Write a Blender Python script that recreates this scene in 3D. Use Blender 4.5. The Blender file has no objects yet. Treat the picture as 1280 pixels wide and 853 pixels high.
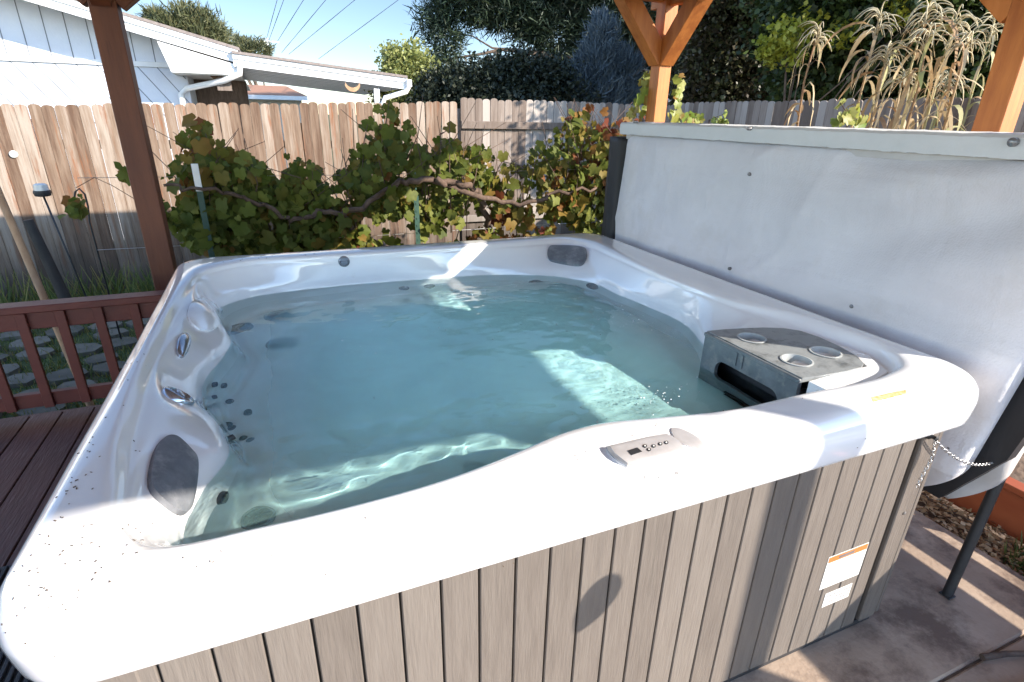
import bpy, math, random
import numpy as np
from mathutils import Vector, Matrix, noise
from mathutils.bvhtree import BVHTree
PI=math.pi
sc=bpy.context.scene
COL=sc.collection
rad=math.radians
random.seed(7)
RNG=np.random.default_rng(11)

# ------------------------------------------------------------------ camera (measured from the photograph)
YAW,PITCH,ROLL,FPX=rad(23.10),rad(22.24),rad(1.21),686.7
CAM=Vector((-0.665,-1.822,1.569))
fw=Vector((math.sin(YAW)*math.cos(PITCH),math.cos(YAW)*math.cos(PITCH),-math.sin(PITCH)))
r0=Vector((math.cos(YAW),-math.sin(YAW),0)); u0=r0.cross(fw)
cr,sr=math.cos(ROLL),math.sin(ROLL)
rt=cr*r0+sr*u0; up=-sr*r0+cr*u0
cd=bpy.data.cameras.new('camera'); cam=bpy.data.objects.new('camera',cd); COL.objects.link(cam)
cam.matrix_world=Matrix(((rt.x,up.x,-fw.x,CAM.x),(rt.y,up.y,-fw.y,CAM.y),(rt.z,up.z,-fw.z,CAM.z),(0,0,0,1)))
cd.sensor_width=36; cd.lens=36*FPX/1280; cd.clip_start=.02; cd.clip_end=3000
sc.camera=cam
def ray(x,y): return (fw+rt*((x-640)/FPX)-up*((y-426.5)/FPX))
def onz(x,y,z): d=ray(x,y); return CAM+d*((z-CAM.z)/d.z)
def ony(x,y,Y): d=ray(x,y); return CAM+d*((Y-CAM.y)/d.y)
def onx(x,y,X): d=ray(x,y); return CAM+d*((X-CAM.x)/d.x)

# ------------------------------------------------------------------ light
SUN_AZ=rad(136.5); TANE=.50; EL=math.atan(TANE)
S=Vector((math.sin(SUN_AZ)*math.cos(EL),math.cos(SUN_AZ)*math.cos(EL),math.sin(EL)))
w=bpy.data.worlds.new("World"); sc.world=w; w.use_nodes=True
nt=w.node_tree; sk=nt.nodes.new('ShaderNodeTexSky'); sk.sky_type='NISHITA'; sk.sun_disc=False
sk.sun_elevation=EL; sk.sun_rotation=SUN_AZ; sk.air_density=1.0; sk.dust_density=0; sk.ozone_density=2.5; sk.altitude=1800
hsv=nt.nodes.new('ShaderNodeHueSaturation'); hsv.inputs['Saturation'].default_value=1.05; nt.links.new(sk.outputs[0],hsv.inputs['Color']); wm=nt.nodes.new('ShaderNodeMix'); wm.data_type='RGBA'; wm.blend_type='MULTIPLY'; wm.inputs[0].default_value=1; wm.inputs[7].default_value=(1.20,.98,.83,1); nt.links.new(hsv.outputs[0],wm.inputs[6]); tcw=nt.nodes.new('ShaderNodeTexCoord'); dt=nt.nodes.new('ShaderNodeVectorMath'); dt.operation='DOT_PRODUCT'; dt.inputs[1].default_value=Vector((-.05,.96,.22)).normalized(); nt.links.new(tcw.outputs['Generated'],dt.inputs[0])
mrw=nt.nodes.new('ShaderNodeMapRange'); mrw.interpolation_type='SMOOTHSTEP'; mrw.inputs[1].default_value=.72; mrw.inputs[2].default_value=.94; nt.links.new(dt.outputs['Value'],mrw.inputs[0])
# the sky opposite the sun is deeper and bluer
wn=nt.nodes.new('ShaderNodeMix'); wn.data_type='RGBA'; wn.blend_type='MULTIPLY'; wn.inputs[7].default_value=(.27,.30,.33,1); nt.links.new(mrw.outputs[0],wn.inputs[0]); nt.links.new(wm.outputs[2],wn.inputs[6]); nt.links.new(wn.outputs[2],nt.nodes['Background'].inputs[0]); nt.nodes['Background'].inputs[1].default_value=.15
ld=bpy.data.lights.new('sun','SUN'); ld.energy=2.5; ld.angle=rad(.5); ld.color=(1,.91,.79)
sun=bpy.data.objects.new('sun',ld); COL.objects.link(sun); sun.rotation_euler=S.to_track_quat('Z','Y').to_euler(); sun.location=(8,-8,9)
sc.view_settings.view_transform='Standard'; sc.view_settings.look='None'; sc.view_settings.gamma=1
sc.view_settings.use_curve_mapping=False; sc.view_settings.exposure=2.25
sc.render.engine='CYCLES'
cy=sc.cycles; cy.use_denoising=True; cy.max_bounces=20; cy.diffuse_bounces=10; cy.glossy_bounces=12; cy.transmission_bounces=10
cy.transparent_max_bounces=24; cy.sample_clamp_indirect=20; cy.caustics_reflective=True; cy.caustics_refractive=True; cy.volume_bounces=2
cy.blur_glossy=.5

# ------------------------------------------------------------------ materials
def mk(name):
    m=bpy.data.materials.new(name); m.use_nodes=True; n=m.node_tree; return m,n,n.nodes['Principled BSDF']
def sst(n,t,**k):
    o=n.nodes.new(t)
    for a,b in k.items(): setattr(o,a,b)
    return o
def mat(name,cols,rough=.6,scale=8,stretch=(1,1,1),bump=.0,bscale=None,metal=0,spec=.5,rnd=0,detail=6,transl=0,coat=0,wave=0,grime=None):
    """cols: two or three colours blended by noise (and by the per-face 'rnd' attribute)"""
    m,n,b=mk(name); L=n.links.new
    tc=sst(n,'ShaderNodeTexCoord'); mp=sst(n,'ShaderNodeMapping'); mp.inputs['Scale'].default_value=stretch
    L(tc.outputs['Object'],mp.inputs[0])
    nz=sst(n,'ShaderNodeTexNoise'); nz.inputs['Scale'].default_value=scale; nz.inputs['Detail'].default_value=detail
    nz.inputs['Roughness'].default_value=.62; L(mp.outputs[0],nz.inputs['Vector'])
    fac=nz.outputs[0]
    if rnd:
        at=sst(n,'ShaderNodeAttribute',attribute_name='rnd'); mx=sst(n,'ShaderNodeMix'); mx.inputs[0].default_value=rnd
        L(fac,mx.inputs[2]); L(at.outputs['Fac'],mx.inputs[3]); fac=mx.outputs[0]
    rp=sst(n,'ShaderNodeValToRGB'); L(fac,rp.inputs[0]); el=rp.color_ramp.elements
    lo,hi=(.3,.7) if rnd<.5 else (.12,.88)
    el[0].position=lo; el[0].color=(*cols[0],1); el[1].position=hi; el[1].color=(*cols[-1],1)
    for i,c in enumerate(cols[1:-1]):
        e=el.new(lo+(hi-lo)*(i+1)/(len(cols)-1)); e.color=(*c,1)
    colour=rp.outputs[0]
    if grime:
        gc,gs,glo,ghi=grime
        g=sst(n,'ShaderNodeTexNoise'); g.inputs['Scale'].default_value=gs; g.inputs['Detail'].default_value=8; g.inputs['Roughness'].default_value=.7
        L(mp.outputs[0],g.inputs['Vector'])
        mr=sst(n,'ShaderNodeMapRange'); mr.inputs[1].default_value=glo; mr.inputs[2].default_value=ghi; L(g.outputs[0],mr.inputs[0])
        mx2=sst(n,'ShaderNodeMix',data_type='RGBA'); L(mr.outputs[0],mx2.inputs[0]); L(colour,mx2.inputs[6]); mx2.inputs[7].default_value=(*gc,1); colour=mx2.outputs[2]
    L(colour,b.inputs['Base Color'])
    b.inputs['Roughness'].default_value=rough; b.inputs['Metallic'].default_value=metal; b.inputs['Specular IOR Level'].default_value=spec
    if coat: b.inputs['Coat Weight'].default_value=coat; b.inputs['Coat Roughness'].default_value=.05
    if bump:
        bz=sst(n,'ShaderNodeTexNoise'); bz.inputs['Scale'].default_value=bscale or scale*3; bz.inputs['Detail'].default_value=5
        L(mp.outputs[0],bz.inputs['Vector'])
        bp=sst(n,'ShaderNodeBump'); bp.inputs['Strength'].default_value=1; bp.inputs['Distance'].default_value=bump
        L(bz.outputs[0],bp.inputs['Height']); L(bp.outputs[0],b.inputs['Normal'])
    if transl:
        tr=sst(n,'ShaderNodeBsdfTranslucent'); L(colour,tr.inputs[0]); ms=sst(n,'ShaderNodeMixShader'); ms.inputs[0].default_value=transl
        out=n.nodes['Material Output']; L(b.outputs[0],ms.inputs[1]); L(tr.outputs[0],ms.inputs[2]); L(ms.outputs[0],out.inputs[0])
    return m
M={}
M['acrylic']=mat('acrylic',[(.83,.83,.85),(.87,.87,.88)],rough=.10,scale=5,coat=1,grime=((.66,.63,.60),9,.66,.82),bump=.0006,bscale=14)
M['slat']=mat('slat',[(.105,.088,.076),(.132,.112,.097),(.152,.131,.114)],rough=.55,scale=9,stretch=(6,6,.6),bump=.0015,bscale=30,rnd=.28,grime=((.09,.077,.067),3,.6,.75))
M['slatdark']=mat('slatdark',[(.02,.018,.016),(.035,.03,.028)],rough=.7)
M['greyplastic']=mat('greyplastic',[(.10,.115,.125),(.19,.21,.22)],rough=.38,scale=14,grime=((.28,.27,.24),22,.52,.72),bump=.0005)
M['traytop']=mat('traytop',[(.20,.215,.22),(.30,.315,.32)],rough=.33,scale=14,grime=((.085,.09,.09),14,.48,.66))
M['cuphole']=mat('cuphole',[(.32,.34,.34),(.42,.44,.44)],rough=.3,scale=10)
M['pillow']=mat('pillow',[(.11,.12,.14),(.19,.20,.22)],rough=.5,scale=20,grime=((.34,.34,.34),16,.5,.75),bump=.0015,bscale=40)
M['jet']=mat('jet',[(.055,.065,.085),(.12,.14,.17)],rough=.3,scale=30)
M['jetring']=mat('jetring',[(.20,.22,.26),(.30,.33,.37)],rough=.2,scale=20,metal=.4)
M['chrome']=mat('chrome',[(.42,.44,.50),(.55,.57,.62)],rough=.15,scale=20,metal=.8)
M['panel']=mat('panel',[(.46,.44,.44),(.56,.54,.54)],rough=.35,scale=30,metal=.3)
M['black']=mat('black',[(.012,.012,.014),(.03,.03,.033)],rough=.55,scale=12,bump=.001)
M['vinylblack']=mat('vinylblack',[(.010,.010,.012),(.026,.026,.030)],rough=.6,scale=5,stretch=(1,1,.3),bump=.006,bscale=9)
M['vinyl']=mat('vinyl',[(.56,.55,.58),(.64,.63,.66)],rough=.6,scale=3,bump=.0016,bscale=150,grime=((.50,.47,.45),1.6,.5,.8))
M['vinyl2']=mat('vinyl2',[(.40,.38,.37),(.50,.48,.47)],rough=.5,scale=4,bump=.002,bscale=30)
M['flap']=mat('flap',[(.55,.57,.58),(.62,.63,.64)],rough=.55,scale=5,bump=.002,bscale=24)
M['snap']=mat('snap',[(.16,.16,.17),(.24,.24,.25)],rough=.3,metal=.5)
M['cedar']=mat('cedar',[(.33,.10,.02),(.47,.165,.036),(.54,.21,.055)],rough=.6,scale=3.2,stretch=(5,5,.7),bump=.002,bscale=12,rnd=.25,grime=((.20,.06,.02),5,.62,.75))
M['cedarshade']=mat('cedarshade',[(.095,.027,.010),(.14,.042,.016)],rough=.6,scale=3.2,stretch=(5,5,.7),bump=.002,bscale=12,grime=((.06,.022,.012),5,.6,.75))  # same cedar for the left side, its shade put into a darker colour
M['redwood']=mat('redwood',[(.085,.018,.013),(.13,.028,.019)],rough=.42,scale=4,stretch=(2,2,2),bump=.001,bscale=30,grime=((.06,.02,.015),14,.6,.8))
M['deckboard']=mat('deckboard',[(.075,.024,.017),(.125,.045,.033)],rough=.5,scale=7,stretch=(7,.7,2),bump=.003,bscale=16,rnd=.3,grime=((.20,.13,.115),11,.56,.78))
M['orangewood']=mat('orangewood',[(.26,.055,.018),(.34,.085,.03)],rough=.55,scale=5,stretch=(2,.6,2),bump=.001)
M['fence']=mat('fence',[(.10,.056,.034),(.20,.137,.095),(.33,.27,.22)],rough=.85,scale=2.4,stretch=(11,11,.9),bump=.004,bscale=7,rnd=.30,grime=((.22,.085,.035),1.5,.55,.68))
M['fencegrey']=mat('fencegrey',[(.13,.095,.075),(.22,.175,.145),(.34,.295,.26)],rough=.8,scale=2.2,stretch=(9,9,.8),bump=.003,bscale=7,rnd=.45)
M['siding']=mat('siding',[(.62,.64,.70),(.68,.70,.75)],rough=.6,scale=5,bump=.002,bscale=40)
M['groove']=mat('groove',[(.16,.17,.19),(.22,.23,.25)],rough=.8)
M['whitepaint']=mat('whitepaint',[(.72,.71,.70),(.80,.79,.78)],rough=.5,scale=9,grime=((.40,.33,.27),5,.66,.72))
M['soffit']=mat('soffit',[(.52,.49,.44),(.62,.59,.53)],rough=.7,scale=3,stretch=(6,1,1))
M['shingle']=mat('shingle',[(.16,.13,.12),(.26,.22,.20)],rough=.9,scale=30)
M['shinglebrown']=mat('shinglebrown',[(.25,.12,.07),(.36,.19,.12)],rough=.9,scale=30,stretch=(1,1,5))
M['shedblue']=mat('shedblue',[(.045,.06,.09),(.07,.09,.13)],rough=.7,scale=4)
M['concrete']=mat('concrete',[(.28,.205,.15),(.35,.265,.20),(.43,.34,.265)],rough=.85,scale=3,bump=.002,bscale=60,detail=10,grime=((.15,.105,.08),3.2,.48,.62))
M['paleconcrete']=mat('paleconcrete',[(.36,.33,.29),(.44,.41,.36)],rough=.85,scale=2,bump=.002)
M['ceilingboard']=mat('ceilingboard',[(.52,.36,.22),(.62,.45,.30)],rough=.6,scale=3,stretch=(1,6,1))
M['soil']=mat('soil',[(.07,.045,.03),(.16,.11,.075)],rough=.95,scale=25,bump=.01,bscale=30)
M['lawn']=mat('lawn',[(.025,.045,.012),(.06,.085,.025)],rough=.95,scale=14,bump=.02,bscale=30,grime=((.10,.075,.045),3,.58,.7))
M['stone']=mat('stone',[(.075,.075,.06),(.15,.145,.12)],rough=.85,scale=8,bump=.004,bscale=20,rnd=.3)
M['steel']=mat('steel',[(.45,.45,.46),(.58,.58,.58)],rough=.3,metal=.9)
M['greenmetal']=mat('greenmetal',[(.015,.05,.035),(.03,.075,.055)],rough=.5)
M['brick']=mat('brick',[(.28,.06,.035),(.40,.10,.06)],rough=.9,scale=20,bump=.003)
M['sticker']=mat('sticker',[(.60,.59,.57),(.64,.63,.61)],rough=.45)
M['orange']=mat('orange',[(.42,.13,.035),(.48,.17,.05)],rough=.5)
M['print']=mat('print',[(.10,.09,.09),(.16,.15,.15)],rough=.6)
M['yellow']=mat('yellow',[(.50,.30,.03),(.70,.62,.42)],rough=.5,scale=90)
M['bark']=mat('bark',[(.06,.04,.03),(.14,.10,.075)],rough=.9,scale=8,stretch=(3,3,.6),bump=.01,bscale=14)
M['vinebark']=mat('vinebark',[(.05,.03,.022),(.14,.09,.065)],rough=.9,scale=20,bump=.004,bscale=30)
M['stick']=mat('stick',[(.30,.17,.09),(.42,.26,.15)],rough=.75,scale=6,stretch=(4,4,.6))
M['vineleaf']=mat('vineleaf',[(.16,.04,.02),(.22,.10,.025),(.22,.16,.035),(.15,.135,.025),(.095,.11,.018),(.11,.14,.02),(.21,.22,.045),(.065,.09,.017)],rough=.6,scale=3.2,rnd=.72,transl=.42,spec=.25)
M['vineleafyellow']=mat('vineleafyellow',[(.30,.12,.03),(.34,.33,.07),(.20,.28,.05),(.42,.40,.14)],rough=.45,scale=3,rnd=.7,transl=.45)
M['pine']=mat('pine',[(.008,.016,.011),(.014,.030,.018),(.024,.045,.02),(.07,.085,.03)],rough=.6,scale=.9,rnd=.6,transl=.12)
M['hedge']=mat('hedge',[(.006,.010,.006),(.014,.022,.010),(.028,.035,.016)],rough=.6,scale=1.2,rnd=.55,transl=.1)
M['spruce']=mat('spruce',[(.035,.055,.075),(.075,.105,.13),(.14,.18,.21)],rough=.6,scale=1.4,rnd=.6,transl=.1)
M['poplar']=mat('poplar',[(.15,.18,.05),(.27,.29,.09),(.38,.37,.15)],rough=.55,scale=1.2,rnd=.6,transl=.35)
M['farpine']=mat('farpine',[(.035,.055,.025),(.085,.095,.04),(.14,.12,.05)],rough=.6,scale=1.2,rnd=.6,transl=.15)
M['darkleaf']=mat('darkleaf',[(.010,.018,.006),(.025,.042,.010),(.045,.07,.014),(.08,.10,.02)],rough=.5,scale=.9,rnd=.6,transl=.28)
M['maroonleaf']=mat('maroonleaf',[(.02,.02,.012),(.05,.035,.02),(.05,.06,.018),(.11,.06,.035)],rough=.5,scale=.9,rnd=.6,transl=.2)
M['yellowleaf']=mat('yellowleaf',[(.16,.20,.02),(.34,.34,.04),(.42,.36,.05)],rough=.5,scale=2,rnd=.6,transl=.45)
M['corn']=mat('corn',[(.26,.13,.06),(.42,.28,.14),(.56,.44,.26),(.30,.32,.10)],rough=.7,scale=6,rnd=.6,transl=.3)
M['tassel']=mat('tassel',[(.50,.40,.22),(.68,.60,.40)],rough=.7,scale=6,rnd=.6,transl=.25)
M['grassblade']=mat('grassblade',[(.05,.09,.02),(.12,.16,.04),(.28,.22,.07)],rough=.6,scale=5,rnd=.6,transl=.3)
M['litter']=mat('litter',[(.20,.10,.05),(.38,.25,.13),(.55,.44,.30)],rough=.8,scale=9,rnd=.7,transl=.2)
M['speck']=mat('speck',[(.03,.022,.016),(.13,.085,.05)],rough=.8,rnd=.6)
M['lens']=mat('lens',[(.5,.5,.48),(.62,.62,.6)],rough=.1)

# water: clear faced, a little milky with fine bubbles
m,n,b=mk('water'); L=n.links.new; out=n.nodes['Material Output']
b.inputs['Base Color'].default_value=(.82,1.0,1.0,1); b.inputs['Roughness'].default_value=0; b.inputs['IOR'].default_value=1.33; b.inputs['Transmission Weight'].default_value=1
M['water']=m
# clouds of microbubbles churned up by the jets: white-blue, partly see-through
m,n,b=mk('bubblecloud'); L=n.links.new; b.inputs['Base Color'].default_value=(.70,1,1,1); b.inputs['Roughness'].default_value=1; b.inputs['Specular IOR Level'].default_value=0
tc=sst(n,'ShaderNodeTexCoord'); nz=sst(n,'ShaderNodeTexNoise'); nz.inputs['Scale'].default_value=2.6; nz.inputs['Detail'].default_value=6; nz.inputs['Roughness'].default_value=.55; nz.inputs['Distortion'].default_value=.6; L(tc.outputs['Object'],nz.inputs['Vector'])
mr=sst(n,'ShaderNodeMapRange'); mr.inputs[1].default_value=.30; mr.inputs[2].default_value=.66; mr.inputs[3].default_value=.82; mr.inputs[4].default_value=1.0; L(nz.outputs[0],mr.inputs[0])
sx=sst(n,'ShaderNodeSeparateXYZ'); L(tc.outputs['Object'],sx.inputs[0])
px=sst(n,'ShaderNodeMath',operation='ABSOLUTE'); L(sx.outputs[0],px.inputs[0]); py=sst(n,'ShaderNodeMath',operation='ABSOLUTE'); L(sx.outputs[1],py.inputs[0])
mm=sst(n,'ShaderNodeMath',operation='SMOOTH_MAX'); mm.inputs[2].default_value=.3; L(px.outputs[0],mm.inputs[0]); L(py.outputs[0],mm.inputs[1])
fd=sst(n,'ShaderNodeMapRange',interpolation_type='SMOOTHSTEP'); fd.inputs[1].default_value=.42; fd.inputs[2].default_value=.90; fd.inputs[3].default_value=1; fd.inputs[4].default_value=.12; L(mm.outputs[0],fd.inputs[0])
al=sst(n,'ShaderNodeMath',operation='MULTIPLY'); L(mr.outputs[0],al.inputs[0]); L(fd.outputs[0],al.inputs[1]); L(al.outputs[0],b.inputs['Alpha'])
M['bubblecloud']=m
# long soft creases in the cover vinyl
n=M['vinyl'].node_tree; b=n.nodes['Principled BSDF']; L=n.links.new; old=b.inputs['Normal'].links[0].from_node
tc=sst(n,'ShaderNodeTexCoord'); mp=sst(n,'ShaderNodeMapping'); mp.inputs['Rotation'].default_value=(.6,0,0); mp.inputs['Scale'].default_value=(1,.9,4.2); L(tc.outputs['Object'],mp.inputs[0])
nz=sst(n,'ShaderNodeTexNoise'); nz.inputs['Scale'].default_value=1.7; nz.inputs['Detail'].default_value=2; nz.inputs['Distortion'].default_value=.5; nz.inputs['Roughness'].default_value=.5; L(mp.outputs[0],nz.inputs['Vector'])
mp2=sst(n,'ShaderNodeMapping'); mp2.inputs['Rotation'].default_value=(-.25,0,0); mp2.inputs['Scale'].default_value=(1,5,1.1); L(tc.outputs['Object'],mp2.inputs[0])
nz2=sst(n,'ShaderNodeTexNoise'); nz2.inputs['Scale'].default_value=1.3; nz2.inputs['Detail'].default_value=3; nz2.inputs['Distortion'].default_value=.3; L(mp2.outputs[0],nz2.inputs['Vector'])
ad=sst(n,'ShaderNodeMath',operation='ADD'); L(nz.outputs[0],ad.inputs[0]); L(nz2.outputs[0],ad.inputs[1])
bp=sst(n,'ShaderNodeBump'); bp.inputs['Distance'].default_value=.014; L(ad.outputs[0],bp.inputs['Height']); L(bp.outputs[0],old.inputs['Normal'])
m,n,b=mk('foam'); b.inputs['Base Color'].default_value=(.8,.88,.9,1); b.inputs['Roughness'].default_value=.5; M['foam']=m

for nm in ('fence','fencegrey'):  # boards darkened unevenly towards the foot: deep shade put into their colour
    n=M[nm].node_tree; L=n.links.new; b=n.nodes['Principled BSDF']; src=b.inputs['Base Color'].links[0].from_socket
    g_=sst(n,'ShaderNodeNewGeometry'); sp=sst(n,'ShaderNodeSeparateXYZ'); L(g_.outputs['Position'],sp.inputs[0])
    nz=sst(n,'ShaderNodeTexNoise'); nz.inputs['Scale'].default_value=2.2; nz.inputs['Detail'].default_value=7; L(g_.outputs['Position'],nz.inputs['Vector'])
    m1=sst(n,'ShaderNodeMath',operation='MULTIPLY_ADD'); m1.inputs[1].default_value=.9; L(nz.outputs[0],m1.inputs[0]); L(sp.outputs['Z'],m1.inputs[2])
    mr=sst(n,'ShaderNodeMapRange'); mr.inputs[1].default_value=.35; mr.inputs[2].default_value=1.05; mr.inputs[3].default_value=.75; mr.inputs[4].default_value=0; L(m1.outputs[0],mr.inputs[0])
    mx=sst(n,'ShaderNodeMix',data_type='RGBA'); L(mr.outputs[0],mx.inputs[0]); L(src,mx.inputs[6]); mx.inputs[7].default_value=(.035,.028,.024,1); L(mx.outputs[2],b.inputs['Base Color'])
# ------------------------------------------------------------------ mesh helpers
def tag(o,label=None,cat=None,group=None,kind=None):
    if label: o['label']=label
    if cat: o['category']=cat
    if group: o['group']=group
    if kind: o['kind']=kind
    return o
def thing(name,label,cat,loc=(0,0,0),rz=0,group=None):
    o=bpy.data.objects.new(name,None); COL.objects.link(o); o.location=loc; o.rotation_euler=(0,0,rz); o.empty_display_size=.1
    return tag(o,label,cat,group)
def copy_tree(o,parent=None):
    c=o.copy(); COL.objects.link(c); c.parent=parent
    for ch in o.children: copy_tree(ch,c)
    return c
def link(name,me,mt,parent=None,smooth=False):
    me.materials.append(M[mt])
    if smooth: me.polygons.foreach_set('use_smooth',[True]*len(me.polygons))
    me.update(); o=bpy.data.objects.new(name,me); COL.objects.link(o)
    if parent is not None:
        o.parent=parent
        # geometry is written in world coordinates: take the parent's placement out of it
        pm=Matrix.Translation(parent_world(parent)[0]) @ Matrix.Rotation(parent_world(parent)[1],4,'Z')
        me.transform(pm.inverted())
    return o
def parent_world(p):
    if p.type=='EMPTY' : return Vector(p.location),p.rotation_euler[2]
    return parent_world(p.parent) if p.parent else (Vector(p.location),p.rotation_euler[2])
class MB:
    def __init__(s): s.v=[]; s.f=[]; s.r=[]
    def add(s,v,f,r=None):
        b=len(s.v); s.v+= [tuple(x) for x in v]; s.f+=[tuple(i+b for i in g) for g in f]
        if r is None: r=random.random()
        s.r+=[r]*len(f); return s
    def box(s,x0,x1,y0,y1,z0,z1,r=None,T=None,bev=0):
        if bev>0:
            b=bev; P=[]
            # chamfered box: 24 vertices
            for sx,X in ((-1,x0),(1,x1)):
                for sy,Y in ((-1,y0),(1,y1)):
                    for sz,Z in ((-1,z0),(1,z1)):
                        P+= [(X,Y-sy*b,Z-sz*b),(X-sx*b,Y,Z-sz*b),(X-sx*b,Y-sy*b,Z)]
            import bmesh
            bm=bmesh.new(); vs=[bm.verts.new(p) for p in P]; h=bmesh.ops.convex_hull(bm,input=vs)
            bmesh.ops.dissolve_limit(bm,angle_limit=.01,verts=bm.verts[:],edges=bm.edges[:])
            bm.verts.index_update(); v=[Vector(q.co) for q in bm.verts]; f=[[q.index for q in g.verts] for g in bm.faces]; bm.free()
        else:
            v=[Vector(p) for p in [(x0,y0,z0),(x1,y0,z0),(x1,y1,z0),(x0,y1,z0),(x0,y0,z1),(x1,y0,z1),(x1,y1,z1),(x0,y1,z1)]]
            f=[(0,3,2,1),(4,5,6,7),(0,1,5,4),(1,2,6,5),(2,3,7,6),(3,0,4,7)]
        if T is not None: v=[T@p for p in v]
        return s.add(v,f,r)
    def beam(s,A,B,wd,ht,upv=(0,0,1),r=None,bev=.003):
        A=Vector(A);B=Vector(B); z=(B-A); ln=z.length; z.normalize(); x=Vector(upv).cross(z)
        if x.length<1e-4: x=Vector((1,0,0))
        x.normalize(); y=z.cross(x)
        T=Matrix(((x.x,y.x,z.x,A.x),(x.y,y.y,z.y,A.y),(x.z,y.z,z.z,A.z),(0,0,0,1)))
        return s.box(-wd/2,wd/2,-ht/2,ht/2,0,ln,r,T,bev)
    def tube(s,pts,rd,seg=8,r=None,cap=True):
        pts=[Vector(p) for p in pts]; n=len(pts)
        if not hasattr(rd,'__len__'): rd=[rd]*n
        v=[];f=[]; prev=None
        for i,p in enumerate(pts):
            t=(pts[min(i+1,n-1)]-pts[max(i-1,0)]).normalized()
            if prev is None: a=t.orthogonal().normalized()
            else:
                a=prev-t*prev.dot(t)
                a=a.normalized() if a.length>1e-5 else t.orthogonal().normalized()
            prev=a; b=t.cross(a)
            for k in range(seg):
                q=2*PI*k/seg; v.append(p+(a*math.cos(q)+b*math.sin(q))*rd[i])
        for i in range(n-1):
            for k in range(seg): f.append((i*seg+k,i*seg+(k+1)%seg,(i+1)*seg+(k+1)%seg,(i+1)*seg+k))
        if cap: f.append(tuple(range(seg-1,-1,-1))); f.append(tuple((n-1)*seg+k for k in range(seg)))
        return s.add(v,f,r)
    def lathe(s,prof,T=Matrix(),seg=24,r=None,cap=True):
        v=[];f=[]
        for (R,z) in prof:
            for k in range(seg): q=2*PI*k/seg; v.append(T@Vector((R*math.cos(q),R*math.sin(q),z)))
        n=len(prof)
        for i in range(n-1):
            for k in range(seg): f.append((i*seg+k,i*seg+(k+1)%seg,(i+1)*seg+(k+1)%seg,(i+1)*seg+k))
        if cap: f.append(tuple(range(seg-1,-1,-1))); f.append(tuple((n-1)*seg+k for k in range(seg)))
        return s.add(v,f,r)
    def prism(s,poly,z0,z1,T=Matrix(),r=None):
        n=len(poly); v=[T@Vector((x,y,z0)) for x,y in poly]+[T@Vector((x,y,z1)) for x,y in poly]
        f=[tuple(range(n-1,-1,-1)),tuple(range(n,2*n))]+[(i,(i+1)%n,n+(i+1)%n,n+i) for i in range(n)]
        return s.add(v,f,r)
    def build(s,name,mt,parent=None,smooth=False):
        me=bpy.data.meshes.new(name); me.from_pydata(s.v,[],s.f)
        a=me.attributes.new('rnd','FLOAT','FACE'); a.data.foreach_set('value',s.r)
        o=link(name,me,mt,parent,smooth)
        return o
def autosmooth(o,deg=35):
    me=o.data; me.polygons.foreach_set('use_smooth',[True]*len(me.polygons))
    try: me.set_sharp_from_angle(angle=rad(deg))
    except Exception: pass
    return o
def nmesh(name,V,F,rnd,mt,parent=None,smooth=False):
    """big meshes through numpy: V (n,3), F (m,k)"""
    me=bpy.data.meshes.new(name); k=F.shape[1]
    me.vertices.add(len(V)); me.vertices.foreach_set('co',V.astype(np.float32).ravel())
    me.loops.add(F.size); me.loops.foreach_set('vertex_index',F.astype(np.int32).ravel())
    me.polygons.add(len(F)); me.polygons.foreach_set('loop_start',(np.arange(len(F))*k).astype(np.int32))
    try: me.polygons.foreach_set('loop_total',np.full(len(F),k,dtype=np.int32))
    except Exception: pass
    me.update(calc_edges=True)
    a=me.attributes.new('rnd','FLOAT','FACE'); a.data.foreach_set('value',rnd.astype(np.float32))
    return link(name,me,mt,parent,smooth)

# ------------------------------------------------------------------ ground
def sheet(name,x0,x1,y0,y1,z,mt,n=1,parent=None):
    mb=MB(); mb.add([(x0,y0,z),(x1,y0,z),(x1,y1,z),(x0,y1,z)],[(0,1,2,3)]); return mb.build(name,mt,parent)
tag(sheet('lawn',-400,400,-400,600,-.27,'lawn'),'dark lawn and ground around the deck',kind='structure')
mb=MB()
# concrete slab, poured in bays with a joint
mb.box(-1.30,1.76,-1.262,1.35,-.26,0,bev=.006); mb.box(-1.30,1.76,-6,-1.270,-.26,-.004,bev=.006)
slab=mb.build('patio_slab','concrete'); tag(slab,kind='structure')
tag(MB().box(-1.3,1.76,-1.275,-1.255,-.2,-.012).build('slab_joint','soil'),kind='structure')
g=np.linspace(0,1,60); V=[];F=[]
for j,yy in enumerate(np.linspace(-6,3,90)):
    for i,xx in enumerate(np.linspace(1.77,4.75,36)):
        V.append((xx,yy,-.055+.035*noise.noise((xx*3,yy*3,0))+.02*noise.noise((xx*12,yy*12,3))))
for j in range(89):
    for i in range(35): a=j*36+i; F.append((a,a+1,a+37,a+36))
tag(MB().add(V,F).build('soil_bed','soil',smooth=True),kind='structure')
tag(MB().box(-9,9,-16,-6.01,-.26,-.006).box(1.78,9,-6,-3.4,-.26,-.03).box(-9,-4.22,-6,-1,-.26,-.03).build('bounce_patio','paleconcrete'),kind='structure')  # unseen pale patio added to bounce sunlight under the roof
# deck of long boards running away from the camera, left of the tub
mb=MB(); x=-1.155
while x>-4.2:
    mb.box(x-.138,x,-6,1.50,.014,.05,bev=.003); x-=.144
mb.box(-4.2,-1.16,1.5,1.525,-.25,.045)
tag(mb.build('deck','deckboard'),kind='structure')
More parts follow.
